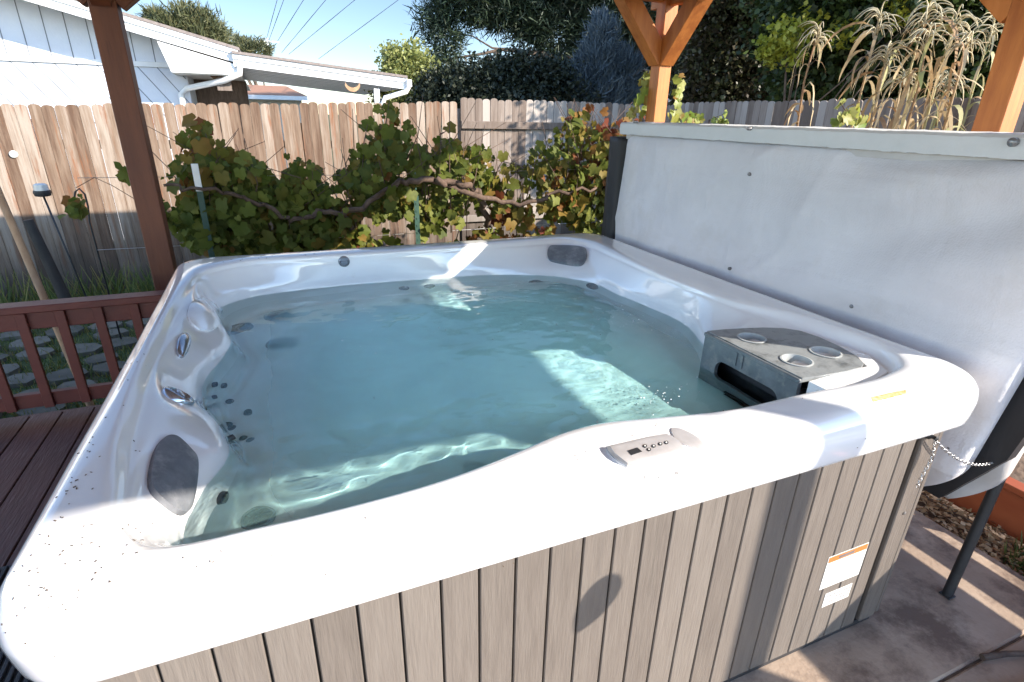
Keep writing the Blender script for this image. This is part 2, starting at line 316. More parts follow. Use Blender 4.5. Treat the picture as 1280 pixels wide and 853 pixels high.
# ------------------------------------------------------------------ hot tub
tub=thing('hot_tub','square white acrylic hot tub full of pale blue water in a grey slatted cabinet','hot tub',(0,0,0))
N=384
TH=np.linspace(-PI,PI,N,endpoint=False)
def polar(pts):
    P=np.array(pts,float); a=np.arctan2(P[:,1],P[:,0]); r=np.hypot(P[:,0],P[:,1]); o=np.argsort(a); a=a[o]; r=r[o]
    a=np.concatenate([a[-3:]-2*PI,a,a[:3]+2*PI]); r=np.concatenate([r[-3:],r,r[:3]])
    # monotone-ish cubic (Hermite with limited slopes)
    h=np.diff(a); d=np.diff(r)/h; mm=np.zeros_like(r)
    for i in range(1,len(r)-1):
        mm[i]=(d[i-1]*h[i]+d[i]*h[i-1])/(h[i]+h[i-1])
    i=np.clip(np.searchsorted(a,TH,side='right')-1,0,len(h)-1); t=(TH-a[i])/h[i]
    R=(2*t**3-3*t**2+1)*r[i]+(t**3-2*t**2+t)*h[i]*mm[i]+(-2*t**3+3*t**2)*r[i+1]+(t**3-t**2)*h[i]*mm[i+1]
    return np.stack([R*np.cos(TH),R*np.sin(TH)],1)
def rrect(hx,hy,rc):
    out=[]
    for th in TH:
        c,s_=abs(math.cos(th)),abs(math.sin(th))
        R=min(hx/max(c,1e-9),hy/max(s_,1e-9)); x,y=R*c,R*s_
        if x>hx-rc and y>hy-rc:
            # intersect with corner circle
            cx,cy_=hx-rc,hy-rc; B=cx*c+cy_*s_; Cc=cx*cx+cy_*cy_-rc*rc; R=B+math.sqrt(max(B*B-Cc,0)); x,y=R*c,R*s_
        out.append((math.copysign(x,math.cos(th)),math.copysign(y,math.sin(th))))
    return np.array(out)
LIP=polar([(-.93,-.965),(-.75,-.985),(-.6,-.985),(-.43,-.97),(-.27,-.935),(-.16,-.905),(-.06,-.895),(.09,-.92),(.26,-.95),(.55,-.955),(.83,-.955),(.955,-.92),(1.02,-.83),
 (1.02,-.65),(1.0,-.5),(.94,-.35),(.90,-.1),(.90,.3),(.915,.6),(.92,.8),(.85,.93),(.6,.95),(.3,.94),(0,.93),(-.3,.93),(-.6,.94),(-.85,.94),(-.99,.84),(-1.03,.64),(-1.05,.3),(-1.055,0),(-1.04,-.45),(-1.01,-.75),(-.98,-.9)])
WC=polar([(-.895,-.86),(-.7,-.885),(-.3,-.86),(0,-.84),(.3,-.87),(.55,-.875),(.70,-.86),(.735,-.74),(.73,-.6),(.72,-.46),(.78,-.30),(.85,-.13),(.85,.1),(.82,.35),(.80,.56),(.69,.73),(.5,.84),(.2,.90),(-.1,.92),(-.4,.93),(-.65,.915),(-.85,.87),(-.95,.75),(-.945,.55),(-.89,.36),(-.915,.14),(-.95,0),(-.935,-.18),(-.87,-.38),(-.86,-.5),(-.90,-.62),(-.925,-.76)])
OUT=rrect(1.125,1.095,.13); OUTB=rrect(1.10,1.07,.11)
def toward(A,B,t): return A+(B-A)*t
ang=np.degrees(TH)
corner=np.clip(1-np.abs(ang+41)/23,0,1); corner=corner*corner*(3-2*corner)
farb=np.exp(-((WC[:,0]+.33)/.2)**2)*(WC[:,1]>0)
led=toward(LIP,WC,(.25+.70*corner+.55*farb)[:,None]); ledz=.895-.010*corner-.03*farb
ctr=np.array([0,-.02])
SE1=toward(WC,ctr[None],.10); SE2=rrect(.60,.56,.2)*1.0; SE3=rrect(.44,.42,.18); SE4=rrect(.40,.38,.18)
rr=lambda o,k: o+(np.array(o)*0)-np.stack([np.cos(TH),np.sin(TH)],1)*k
rings=[(rr(OUTB,.03),.792),(OUTB,.790),(rr(OUT,.006),.80),(OUT,.83),(rr(OUT,-.003),.865),(rr(OUT,.004),.897),(rr(OUT,.020),.919),(rr(OUT,.045),.929),(toward(OUT,LIP,.62),.931),
 (toward(OUT,LIP,.86),.930),(LIP,.922),(toward(LIP,led,(.45*(1-corner)+.10*corner)[:,None]),(ledz+.917)/2*(1-corner)+.887*corner),(led,ledz),(toward(led,WC,.45),ledz*.55+.80*.45),(toward(led,WC,.85),.81),(WC,.77),(toward(WC,SE1,.15),.70),(toward(WC,SE1,.5),.58),(SE1,.60),
 (toward(SE1,SE2,.35),.585),(toward(SE1,SE2,.9),.575),(SE2,.56),(SE3,.50),(SE4,.485),(SE4*.6,.48),(SE4*.2,.478)]
# smooth the rings along the profile
SUB=3
def ringz(z): return np.full(N,z) if np.isscalar(z) else z
P3=[np.column_stack([a,ringz(z)]) for a,z in rings]
VS=[]
for i in range(len(P3)-1):
    p0=P3[max(i-1,0)];p1=P3[i];p2=P3[i+1];p3=P3[min(i+2,len(P3)-1)]
    for s_ in range(SUB):
        t=s_/SUB
        VS.append(.5*((2*p1)+(-p0+p2)*t*.8+(2*p0*.8-(2+2*.8-.8)*0*p1)*0)*0+ (p1*(1-t)+p2*t if False else
          ((2*t**3-3*t**2+1)*p1+(t**3-2*t**2+t)*(p2-p0)*.35+(-2*t**3+3*t**2)*p2+(t**3-t**2)*(p3-p1)*.35)))
VS.append(P3[-1]); K=len(VS)
V=np.concatenate(VS)
# moulded relief: folds in the left wall, hand hold and seat forms
def gau(x,y,cx,cy_,sx,sy): return np.exp(-((x-cx)/sx)**2-((y-cy_)/sy)**2)
idx=np.arange(K)[:,None]*N+np.arange(N)[None,:]
a=idx[:-1,:];b_=np.roll(idx,-1,1)[:-1,:];c_=np.roll(idx,-1,1)[1:,:];d_=idx[1:,:]
F=np.stack([a,b_,c_,d_],-1).reshape(-1,4)
F=F[:, ::-1]
# the raised lounge seat along the near left
fx=np.clip((.10-V[:,0])/.35,0,1); fy=np.clip((-.33-V[:,1])/.16,0,1); ff=(fx*fx*(3-2*fx))*(fy*fy*(3-2*fy))
V[:,2]=np.where(V[:,2]<.60,V[:,2]+(.60-V[:,2])*ff,V[:,2])
X,Y,Z=V[:,0],V[:,1],V[:,2]
msk=(Z<.925)&(Z>.5)&(np.hypot(X,Y)<1.35)
und=.010*np.sin(Y*14+1.0)*np.exp(-((X+.95)/.12)**2)*np.exp(-((Z-.85)/.06)**2)
V[:,0]+=np.where(msk,und,0)
shell=nmesh('shell',V,F,np.zeros(len(F)),'acrylic',tub,smooth=True)
capv=MB(); capv.v=[]; 
BV=BVHTree.FromPolygons([tuple(v) for v in V],[tuple(f) for f in F])
WZ=.772
def refr(d,n_,eta):
    d=d.normalized(); c=-d.dot(n_); k=1-eta*eta*(1-c*c); return d*eta+n_*(eta*c-math.sqrt(k))
def hit(x,y,under=False):
    d=ray(x,y).normalized(); o=CAM
    if under:
        P=onz(x,y,WZ); loc=BV.ray_cast(CAM,d)[0]
        if loc is None or loc.z<WZ: d=refr(d,Vector((0,0,1)),1/1.33); o=P
    l,nn,_,_=BV.ray_cast(o,d)
    if nn is None: l=o+d; nn=Vector((0,0,1))
    if nn.dot(d)>0: nn=-nn
    return l,nn
def pad(name,outl,thick,mt,parent,rings_=6,edge=.35,under=False,base=0.0,dome=0):
    """a moulded piece that lies on the shell: outline traced on the shell surface, given real thickness"""
    P=[Vector(p) for p in outl]; n=len(P); c=sum(P,Vector((0,0)))/n
    v=[];f=[]
    fr=[0]+[ (k+1)/rings_ for k in range(rings_)]
    hc=hit(c.x,c.y,under)
    v.append(hc[0]+hc[1]*(base+thick+dome))
    for k in fr[1:]:
        for p in P:
            q=c+(p-c)*k; l,nn=hit(q.x,q.y,under)
            hgt=thick if k<1-edge*.3 else thick*.82
            v.append(l+hc[1]*(base+hgt+dome*(1-k*k)))
    for p in P: q=c+(p-c)*1.01; l,nn=hit(q.x,q.y,under); v.append(l-hc[1]*.003)
    for i in range(n): f.append((0,1+i,1+(i+1)%n))
    for k in range(rings_):
        for i in range(n): a=1+k*n; f.append((a+i,a+n+i,a+n+(i+1)%n,a+(i+1)%n))
    return autosmooth(MB().add(v,f).build(name,mt,parent),50)
def frame_at(l,nn,tw=0):
    z=nn.normalized(); x=Vector((0,0,1)).cross(z)
    if x.length<1e-3: x=Vector((1,0,0))
    x.normalize(); y=z.cross(x); M4=Matrix(((x.x,y.x,z.x,l.x),(x.y,y.y,z.y,l.y),(x.z,y.z,z.z,l.z),(0,0,0,1)))
    return M4@Matrix.Rotation(tw,4,'Z')
def spl(pts,n=6):
    """smooth closed outline"""
    P=[Vector(p) for p in pts]; m_=len(P); o=[]
    for i in range(m_):
        p0,p1,p2,p3=P[i-1],P[i],P[(i+1)%m_],P[(i+2)%m_]
        for k in range(n):
            t=k/n; o.append(.5*((2*p1)+(-p0+p2)*t+(2*p0-5*p1+4*p2-p3)*t*t+(-p0+3*p1-3*p2+p3)*t**3))
    return o
# headrests
o=pad('headrest',spl([(200,552),(216,549),(235,566),(243,580),(241,612),(234,640),(219,643),(192,622),(184,604),(189,573)]),.016,'pillow',tub,dome=.006); o['label']='grey diamond-shaped headrest nearest the camera'
o=pad('headrest',spl([(687,311),(700,309),(722,310),(733,314),(732,326),(724,333),(700,330),(686,325)]),.018,'pillow',tub,dome=.006); o['label']='small dark rounded headrest in the far corner'
# the blank moulded recess at the far left
pad('pillow_mount',spl([(238,380),(255,374),(275,388),(277,402),(262,414),(244,410),(234,396)]),.008,'acrylic',tub,dome=.012)
# diverter caps
def cap_part(x,y,R,mt='chrome',h=.014):
    l,nn=hit(x,y); T=frame_at(l,nn)
    mb=MB(); mb.lathe([(R,-.004),(R*1.0,h*.5),(R*.92,h*.8),(R*.7,h),(R*.62,h*.55),(R*.3,h*.6),(.002,h*.65)],T,28); 
    mb.box(-R*.55,R*.55,-R*.12,R*.12,h*.5,h*1.15,T=T,bev=.001)
    return autosmooth(mb.build('diverter_cap',mt,tub),40)
cap_part(222,497,.042); cap_part(430,327,.027,'jetring',.010)
pad('air_control',spl([(222,424),(230,418),(237,424),(235,438),(228,448),(220,442)]),.010,'chrome',tub,dome=.006)
# jets (seen through the water)
def jet(x,y,R,mt='jet',faces=True,h=.01):
    l,nn=hit(x,y,True); T=frame_at(l,nn)
    mb=MB(); mb.lathe([(R,-.01),(R,h*.6),(R*.93,h),(R*.78,h*.9),(R*.74,h*.3)],T,26,cap=False); o=autosmooth(mb.build('jet','jetring' if R>.03 else mt,tub),40)
    mb=MB(); mb.lathe([(R*.75,h*.3),(R*.5,h*.7),(R*.25,h*.9),(R*.22,h*.2),(.001,h*.1)],T,20)
    if R>.03:
        for k in range(5): mb.beam(T@Vector((0,0,h)),T@Vector((R*.72*math.cos(k*1.257),R*.72*math.sin(k*1.257),h)),.006,.006)
    autosmooth(mb.build('nozzle',mt,o),40)
for x,y,R in [(299,411,.060),(350,395,.066),(352,430,.060),(505,360,.028),(537,358,.028),(508,376,.026),(535,372,.026),(670,353,.040),(741,358,.040),(722,386,.038),(676,382,.036),
              (267,481,.013),(279,482,.013),(287,503,.013),(266,497,.011),(309,516,.013),(284,531,.013),(289,536,.013),(304,547,.013),(315,551,.013),(288,547,.010),(275,623,.024),(322,648,.034),(594,585,.03),(832,519,.03)]:
    jet(x,y,R)
gb=[onz(464,508,.652),onz(468,520,.660),onz(473,532,.665),onz(480,545,.664),onz(488,556,.654)]
autosmooth(MB().tube(gb,[.012,.018,.014,.019,.013],10).tube([onz(472,549,.658),onz(492,552,.658)],[.014,.014],8).build('grab_bar','jet',tub),60)
# control panel
cpn=pad('control_panel',[(757,562),(770,558),(785,554.5),(800,551),(815,547.5),(832,544.5),(840,547.5),(848,553),(854,560),(857,567),(842,571),(825,575),(805,580),(783,586),(774,581),(766,575),(760,568)],.006,'panel',tub,rings_=7)
pad('display',[(784,567),(796,563),(802,568),(789,572.5)],.0015,'black',cpn,rings_=2,base=.006)
pad('trim',[(757,562),(762,561),(768,570),(784,583),(783,586),(774,581),(766,575),(760,568)],.002,'jetring',cpn,rings_=2,base=.006)
for x,y in [(805.6,561),(810.6,565.4),(816.5,561),(824.8,558.3),(832.3,556.6)]:
    bt=pad('button',[(x+2.6*math.cos(q),y+2.1*math.sin(q)) for q in np.linspace(0,2*PI,14,endpoint=False)],.0010,'black',cpn,rings_=2,base=.0062)
    pad('symbol',[(x+1.2*math.cos(q),y+.9*math.sin(q)) for q in np.linspace(0,2*PI,8,endpoint=False)],.0006,'sticker',bt,rings_=1,base=.0074)
pad('grip_recess_shade',spl([(839,537.5),(846,536),(858,540),(872,548),(882,558),(888,568),(872,563),(856,557),(843,548)],3),.003,'panel',tub)  # grey pad for the scoop, its shade put into the colour
for q in [[(1089,497),(1108,492.5),(1132,487.5),(1133.5,492.5),(1112,498),(1091,503)]]: 
    o=pad('caution_sticker',q,.0008,'yellow',tub,rings_=3); o['label']='worn yellow strip sticker on the near rim'
for q in [[(804,593),(806,593),(807,601),(805.5,601)],[(820,595),(824,596),(824,600),(822,598)],[(841,596),(844,589),(847,589),(850,596),(847,593),(844,593)]]:
    pad('scuff_mark',q,.0006,'print',tub,rings_=1)
# filter housing with cup holders, in the near right corner
fh=bpy.data.objects.new('filter_housing',None)
fz=.902
topo=[(.640,-.465),(.640,-.855),(.700,-.862),(.80,-.866),(.87,-.862),(.905,-.845),(.935,-.80),(.955,-.72),(.962,-.64),(.950,-.575),(.915,-.535),(.85,-.505),(.77,-.485),(.70,-.472)]
cups=[(.735,-.57,.043),(.725,-.76,.043),(.865,-.745,.043)]
import bmesh
def plate_with_holes(poly,holes,z0,z1,name,mt,parent):
    mb=MB()
    # tessellate by a constrained fill
    from mathutils.geometry import tessellate_polygon
    loops=[[Vector((x,y,0)) for x,y in poly]]
    for (cx,cy_,R) in holes: loops.append([Vector((cx+R*math.cos(q),cy_+R*math.sin(q),0)) for q in np.linspace(0,2*PI,28,endpoint=False)])
    flat=[p for l_ in loops for p in l_]; tri=tessellate_polygon(loops)
    n=len(flat); v=[(p.x,p.y,z1) for p in flat]+[(p.x,p.y,z0) for p in flat]; f=[]
    for t in tri:
        a=(flat[t[1]]-flat[t[0]]).cross(flat[t[2]]-flat[t[0]]).z
        t=tuple(t) if a>0 else tuple(t)[::-1]; f.append(t); f.append(tuple(i+n for i in t[::-1]))
    k=0
    for l_ in loops:
        m_=len(l_)
        for i in range(m_): f.append((k+i,k+(i+1)%m_,n+k+(i+1)%m_,n+k+i))
        k+=m_
    return mb.add(v,f).build(name,mt,parent)
hous=plate_with_holes(topo,cups,fz-.014,fz,'filter_tray','traytop',tub)
for cx,cy_,R in cups:
    autosmooth(MB().lathe([(R+.004,.001),(R+.004,.003),(R-.001,.0035),(R-.002,-.012),(R-.004,-.045),(.001,-.045)],Matrix.Translation((cx,cy_,fz)),28,cap=False).build('cup_holder','cuphole',hous),40)
# front face with its skimmer slot (face looks towards -X)
def yz(pts,x0,x1,holes,name,mt,parent):
    # plate in the YZ plane
    o=plate_with_holes(pts,[],x0,x1,name,mt,parent); return o
from mathutils.geometry import tessellate_polygon
def yzplate(poly,hole,x0,x1,name,mt,parent):
    loops=[[Vector((y,z,0)) for y,z in poly],[Vector((y,z,0)) for y,z in hole]]
    flat=[p for l_ in loops for p in l_]; tri=tessellate_polygon(loops); n=len(flat)
    v=[(x0,p.x,p.y) for p in flat]+[(x1,p.x,p.y) for p in flat]; f=[]
    for t in tri: f.append(tuple(t)); f.append(tuple(i+n for i in t[::-1]))
    k=0
    for l_ in loops:
        m_=len(l_)
        for i in range(m_): f.append((k+i,k+(i+1)%m_,n+k+(i+1)%m_,n+k+i))
        k+=m_
    o=MB().add(v,f).build(name,mt,parent)
    bm=bmesh.new(); bm.from_mesh(o.data); bmesh.ops.recalc_face_normals(bm,faces=bm.faces[:]); bm.to_mesh(o.data); bm.free(); return o
def rr2(y0,y1,z0,z1,r,n=5):
    o=[]
    for cy_,cz,a0 in ((y1-r,z1-r,0),(y0+r,z1-r,90),(y0+r,z0+r,180),(y1-r,z0+r,270)):
        for k in range(n+1): q=rad(a0+90*k/n); o.append((cy_+r*math.cos(q),cz+r*math.sin(q)))
    return o
MB().prism([(.650,-.870),(.650,-.935),(.80,-.938),(.93,-.905),(.985,-.80),(.972,-.70),(.945,-.79),(.905,-.858)],.5,.897).build('moulded_ledge','acrylic',tub)
yzplate([(-.853,.52),(-.467,.52),(-.467,fz-.016),(-.853,fz-.016)],rr2(-.80,-.535,.745,.828,.035),.632,.646,'skimmer_face','greyplastic',hous)
MB().box(.628,.640,-.857,-.463,fz-.016,fz-.003,bev=.003).build('tray_edge','greyplastic',hous)
MB().box(.628,.632,-.648,-.640,.84,fz-.018).box(.628,.632,-.622,-.616,.84,fz-.018).build('tray_rib','greyplastic',hous)
MB().box(.648,.70,-.85,-.47,.50,.51).box(.698,.703,-.85,-.47,.51,.87).box(.646,.70,-.853,-.846,.51,.86).box(.646,.70,-.474,-.467,.51,.86).build('skimmer_well','black',hous)
mb=MB()
for k in range(5): mb.box(.622,.632,-.74+.0,-.60,.60+k*.022,.608+k*.022)
mb.build('intake_grille','slatdark',hous)
bpy.data.objects.remove(fh)
# water surface: real waves
def wave(x,y):
    jetb=math.exp(-((x-.2)**2+(y-.6)**2)/.06)+math.exp(-((x+.65)**2+(y-.62)**2)/.03)+math.exp(-((x-.55)**2+(y-.1)**2)/.05)*.6
    z=.0034*noise.noise((x*5+3,y*6,1.3))+.0014*noise.noise((x*12,y*14+5,4.0))+.0005*noise.noise((x*24,y*30+5,4.0))
    nl=max(0,min(1,(-y-.35)/.12))*max(0,min(1,(.1-x)/.3)); z+=nl*(.0044*noise.noise((x*16,y*16,8.0))+.0012*noise.noise((x*30,y*30,3.0)))
    z+=jetb*(.0030*noise.noise((x*18,y*18,2.0))+.0012*noise.noise((x*42,y*42,5.0))); return z
KR=280; V=[]
WO=toward(WC,LIP,.10)
for k in range(KR+1):
    t=k/KR
    for i in range(N):
        x,y=WO[i]*t; V.append((x,y,WZ+wave(x,y)*min(1,(1.02-t)*30)))
V=np.array(V); idx=np.arange(KR+1)[:,None]*N+np.arange(N)[None,:]
a=idx[:-1,:];b_=np.roll(idx,-1,1)[:-1,:];c_=np.roll(idx,-1,1)[1:,:];d_=idx[1:,:]
F=np.stack([a,d_,c_,b_],-1).reshape(-1,4)
wat=nmesh('water',V,F,np.zeros(len(F)),'water',None,smooth=True); tag(wat,kind='structure')
CAUSTIC=True
if CAUSTIC:
    wat.cycles.is_caustics_caster=True; shell.cycles.is_caustics_receiver=True; ld.cycles.is_caustics_light=True
V=[];F=[]; off=0
for dep,am in ((.09,.02),):
    KQ=60
    for k in range(KQ+1):
        t=k/KQ
        for i in range(0,N,4):
            x,y=WO[i]*t; V.append((x,y,WZ-dep+am*noise.noise((x*4,y*4,dep*50))))
    n4=N//4
    for k in range(KQ):
        for i in range(n4): a=off+k*n4+i; b2=off+k*n4+(i+1)%n4; F.append((a,a+n4,b2+n4,b2))
    off+=(KQ+1)*n4
V=np.array(V); F=np.array(F); bc=nmesh('bubble_cloud',V,F,np.zeros(len(F)),'bubblecloud',None,smooth=True); tag(bc,'milky turquoise clouds of fine bubbles drifting under the tub water surface','bubbles',kind='stuff'); bc.cycles.is_caustics_receiver=True
# bubbles breaking the surface over the jets: tiny domes of foam
mb=MB(); 
for k in range(300):
    c=random.choice([(.2,.62,.16,.2),(.58,.02,.14,.08),(.28,.84,.07,.05),(.28,.84,.07,.05),(.35,-.62,.13,.04),(.0,.3,.3,.25)])
    x=random.gauss(c[0],c[2]); y=random.gauss(c[1],c[3])
    if math.hypot(x,y)>.80: continue
    R=random.uniform(.0008,.0024); 
    if not(-.85<x<.8 and -.8<y<.88): continue
    mb.lathe([(R,-.0005),(R*.8,R*.5),(R*.3,R*.85)],Matrix.Translation((x,y,WZ+wave(x,y)))@Matrix.Scale(random.uniform(1,2.5),4,(random.random(),random.random(),0.001)),6)
tag(mb.build('bubbles','foam',None,True),'white bubbles scattered over the swirling tub water','bubbles',kind='stuff')

# cabinet
mb=MB(); mb.box(-1.03,1.03,-1.022,-1.010,.012,.785).box(-1.03,1.03,1.0,1.01,.012,.785).box(-1.03,-1.02,-1.008,.998,.012,.785).box(1.02,1.03,-1.008,.998,.012,.785); mb.build('cabinet_frame','slatdark',tub)
def slats(axis,pos,a0,a1,name,first=None,pitch=.0785,outward=-1,skip=0):
    mb=MB(); x=first if first is not None else a0
    while x<a1-.02:
        e=min(x+pitch-.0045,a1)
        if axis=='y': y0,y1=sorted((pos,pos+outward*.013)); mb.box(max(x,a0),e,y0,y1,.03,.793,bev=.0022)
        else: x0,x1=sorted((pos,pos+outward*.013)); mb.box(x0,x1,max(x,a0),e,.03,.793,bev=.0022)
        x+=pitch
    return mb.build(name,'slat',tub)
front=slats('y',-1.024,-1.0,.925,'front_panel',first=-.309-.0785*9)
slats('y',1.012,-1.0,.95,'back_panel',outward=1)
slats('x',-1.032,-.95,.95,'side_panel'); slats('x',1.032,-.95,.95,'side_panel',outward=1)
for sx in (-1,1):
    for sy in (-1,1):
        mb=MB(); cx,cy_=sx*.995,sy*.985
        a0=.948 if (sx,sy)==(1,-1) else .965
        xx=sorted((sx*a0,sx*1.022)); yy=sorted((sy*1.024,sy*1.040)); mb.box(xx[0],xx[1],yy[0],yy[1],.03,.793,bev=.003)
        xx=sorted((sx*1.026,sx*1.052)); yy=sorted((sy*.955,sy*1.036)); mb.box(xx[0],xx[1],yy[0],yy[1],.03,.793,bev=.006)
        mb.build('corner_panel','slat',tub)
MB().lathe([(.006,0),(.006,.002),(.003,.003)],Matrix.Translation((.985,-1.041,.47))@Matrix.Rotation(PI/2,4,'X'),12).build('screw','steel',tub)
MB().box(-1.0,1.02,-1.03,1.0,.004,.028).build('base','black',tub)
ls=MB().box(.690,.860,-1.0385,-1.0375,.268,.395).build('warning_label','sticker',tub)
MB().box(.6925,.8575,-1.0392,-1.0386,.372,.3925).build('header_band','orange',ls)
mb=MB()
for k in range(9):
    x=.70
    while x<.845:
        wl=random.uniform(.006,.02); mb.box(x,min(x+wl,.85),-1.0390,-1.0386,.360-k*.0105,.3625-k*.0105); x+=wl+.004
mb.box(.735,.80,-1.0396,-1.0393,.377,.387); mb.build('fine_print','print',ls)
ls=MB().box(.728,.845,-1.0385,-1.0375,.182,.238).build('serial_label','sticker',tub)
mb=MB()
for k in range(3):
    x=.735
    while x<.835: wl=random.uniform(.004,.014); mb.box(x,min(x+wl,.84),-1.0390,-1.0386,.222-k*.013,.2255-k*.013); x+=wl+.003
mb.build('fine_print','print',ls)
# grit and dried needles lying on the rim
mb=MB()
def speck(x,y,s=1):
    l,nn=hit(x,y)
    if l.z<.80 or l.z>1: return
    T=frame_at(l+nn*.0008,nn,random.uniform(0,6.3)); a=random.uniform(.0018,.0036)*s; b2=random.uniform(.0006,.0012)*s
    mb.box(-a,a,-b2,b2,-.0005,.0006,T=T)
for k in range(32): speck(random.gauss(50,24),random.gauss(735,44),random.uniform(.35,.65))
for k in range(18): speck(random.gauss(125,30),random.gauss(690,26),.6)
for k in range(30): t=random.random()**.7; speck(198-t*130+random.gauss(5,6),385+t*260+random.gauss(0,8),random.uniform(.4,1))
for k in range(26): speck(random.uniform(150,700),random.uniform(640,720),.55)
for k in range(14): speck(random.uniform(60,180),random.uniform(540,720),.6)
for k in range(40): speck(random.uniform(700,1150),random.uniform(480,600),.5)
for k in range(30): t=random.random(); speck(235+t*480,328-t*34+random.gauss(0,2),1)
tag(mb.build('grit','speck'),'dark grit and dry needles scattered on the white tub rim','grit',kind='stuff')

# ------------------------------------------------------------------ folded cover standing beside the tub
cov=thing('spa_cover','tall folded grey vinyl tub cover standing upright along the right side','tub cover',(1.3,0,.42))
def panel(x0,x1,ya,yb,z0,z1,lean,bulge,mt,name,seed,nearcut=.12):
    NY,NZ=150,90; V=[];F=[]
    for side in (0,1):
        for j in range(NZ+1):
            tz=j/NZ; z=z0+(z1-z0)*tz
            for i in range(NY+1):
                ty=i/NY; yn=ya+nearcut*(1-tz)**1.0; 
                low=max(0,1-tz/.16); yn+=.10*low*low
                y=yn+(yb-yn)*ty
                e=min(1,min(ty,1-ty)/.04)**.5; e2=min(1,min(tz,1-tz)/.05)**.5
                th=(x1-x0)/2*(.35+.65*e*e2); xm=(x0+x1)/2
                wr=.014*noise.noise((y*1.2,z*1.6,seed))
                # diagonal drag folds towards the near upper corner
                q=(z-.95)*1.0+(y+.5)*.30; env=max(0,min(1,(-.0-y)/.8+.35))
                wr+=.018*env*math.sin(q*21+2.5*noise.noise((y*1.1,z*2,5)))+.009*noise.noise((y*4,z*3,seed+2))+.002*noise.noise((y*16,z*9,seed+2))+.014*(1-abs(noise.noise((y*1.6+z*1.2,z*.9-y*.5,seed+6))))**9
                wr+=.006*math.exp(-((y-.93-.1*(z-1.2))/.05)**2)
                bl=bulge*math.sin(PI*min(1,max(0,tz)))
                x=xm-(th+bl+wr) if side==0 else xm+th+bl*.3
                V.append((x+lean*(1-tz),y,z))
    S_=(NY+1)*(NZ+1)
    for s_ in (0,1):
        for j in range(NZ):
            for i in range(NY):
                a=s_*S_+j*(NY+1)+i; q=(a,a+1,a+NY+2,a+NY+1); F.append(q[::-1] if s_==0 else q)
    def edge(I):
        for k in range(len(I)-1): F.append((I[k],I[k+1],S_+I[k+1],S_+I[k]))
    edge([i for i in range(NY+1)]); edge([NZ*(NY+1)+i for i in range(NY,-1,-1)])
    edge([j*(NY+1)+NY for j in range(NZ+1)]); edge([j*(NY+1) for j in range(NZ,-1,-1)])
    o=MB().add(V,F).build(name,mt,cov,True)
    bm=bmesh.new(); bm.from_mesh(o.data); bmesh.ops.recalc_face_normals(bm,faces=bm.faces[:]); bm.to_mesh(o.data); bm.free()
    return o
panel(1.225,1.305,-1.135,1.04,.40,1.485,.0,.010,'vinyl','inner_half',1.0)
panel(1.355,1.435,-1.17,1.04,.36,1.50,.0,.006,'vinyl2','outer_half',4.0,nearcut=.10)
# dark fold strip between the halves
mb=MB(); pts=[]
mb.prism([(-1.235,1.46),(-1.10,.62),(-.97,.38),(.98,.40),(1.05,.6),(1.05,1.47)],0,.044,Matrix(((0,0,1,1.308),(1,0,0,0),(0,1,0,0),(0,0,0,1))))
mb.build('hinge_gusset','vinylblack',cov)
# top flap, hangs over the inner half with a wavy torn edge
NY=260; V=[];F=[]
for i in range(NY+1):
    y=-1.17+(1.06+1.17)*i/NY; jz=.0035*noise.noise((y*22,0,1))+.0022*noise.noise((y*60,0,4)); jt=.003*noise.noise((y*9,3,1))+.0018*noise.noise((y*45,3,1))
    prof=[(1.232,1.488+jz-.002),(1.212,1.487+jz),(1.208,1.515),(1.210,1.541+jt),(1.219,1.550+jt),(1.30,1.554+jt),(1.42,1.553-jt),(1.440,1.545),(1.442,1.49),(1.42,1.486)]
    for q in prof: V.append((q[0],y,q[1]))
m_=len(prof)
for i in range(NY):
    for k in range(m_): a=i*m_+k; b2=i*m_+(k+1)%m_; F.append((a,b2,b2+m_,a+m_))
F.append(tuple(range(m_))); F.append(tuple(NY*m_+k for k in range(m_-1,-1,-1)))
o=MB().add(V,F).build('top_flap','flap',cov); autosmooth(o,35)
MB().box(1.245,1.43,-1.15,1.04,1.462,1.4865).build('piping','vinyl2',cov)
# black skirt at the far end
V=[];F=[]
for j in range(31):
    z=.42+(1.47-.42)*j/30
    for i,(x,y) in enumerate([(1.225,1.045),(1.22,1.09),(1.215,1.14),(1.22,1.175),(1.30,1.185),(1.43,1.18),(1.435,1.045)]):
        V.append((x+.010*noise.noise((i*1.3,z*4,2)),y+.012*noise.noise((i,z*5,8)),z))
for j in range(30):
    for i in range(7): a=j*7+i; b2=j*7+(i+1)%7; F.append((a,b2,b2+7,a+7))
F.append(tuple(30*7+k for k in range(7)))
MB().add(V,F).build('end_skirt','vinylblack',cov,True)
for x,y,X in [(937,218,1.212),(793,152.5,1.2),(936,161,1.2),(1266,178,1.2),(818,303,1.212),(912,336,1.212),(1065,383,1.212),(1168,478,1.212),(1186,561,1.218)]:
    p=onx(x,y,X); big=.012 if x==1266 else .0075
    autosmooth(MB().lathe([(big,-.02),(big,.002),(big*.7,.005),(.001,.0055)],Matrix.Translation((p.x-.002,p.y,p.z))@Matrix.Rotation(-PI/2,4,'Y'),14).build('snap','snap',cov),40)
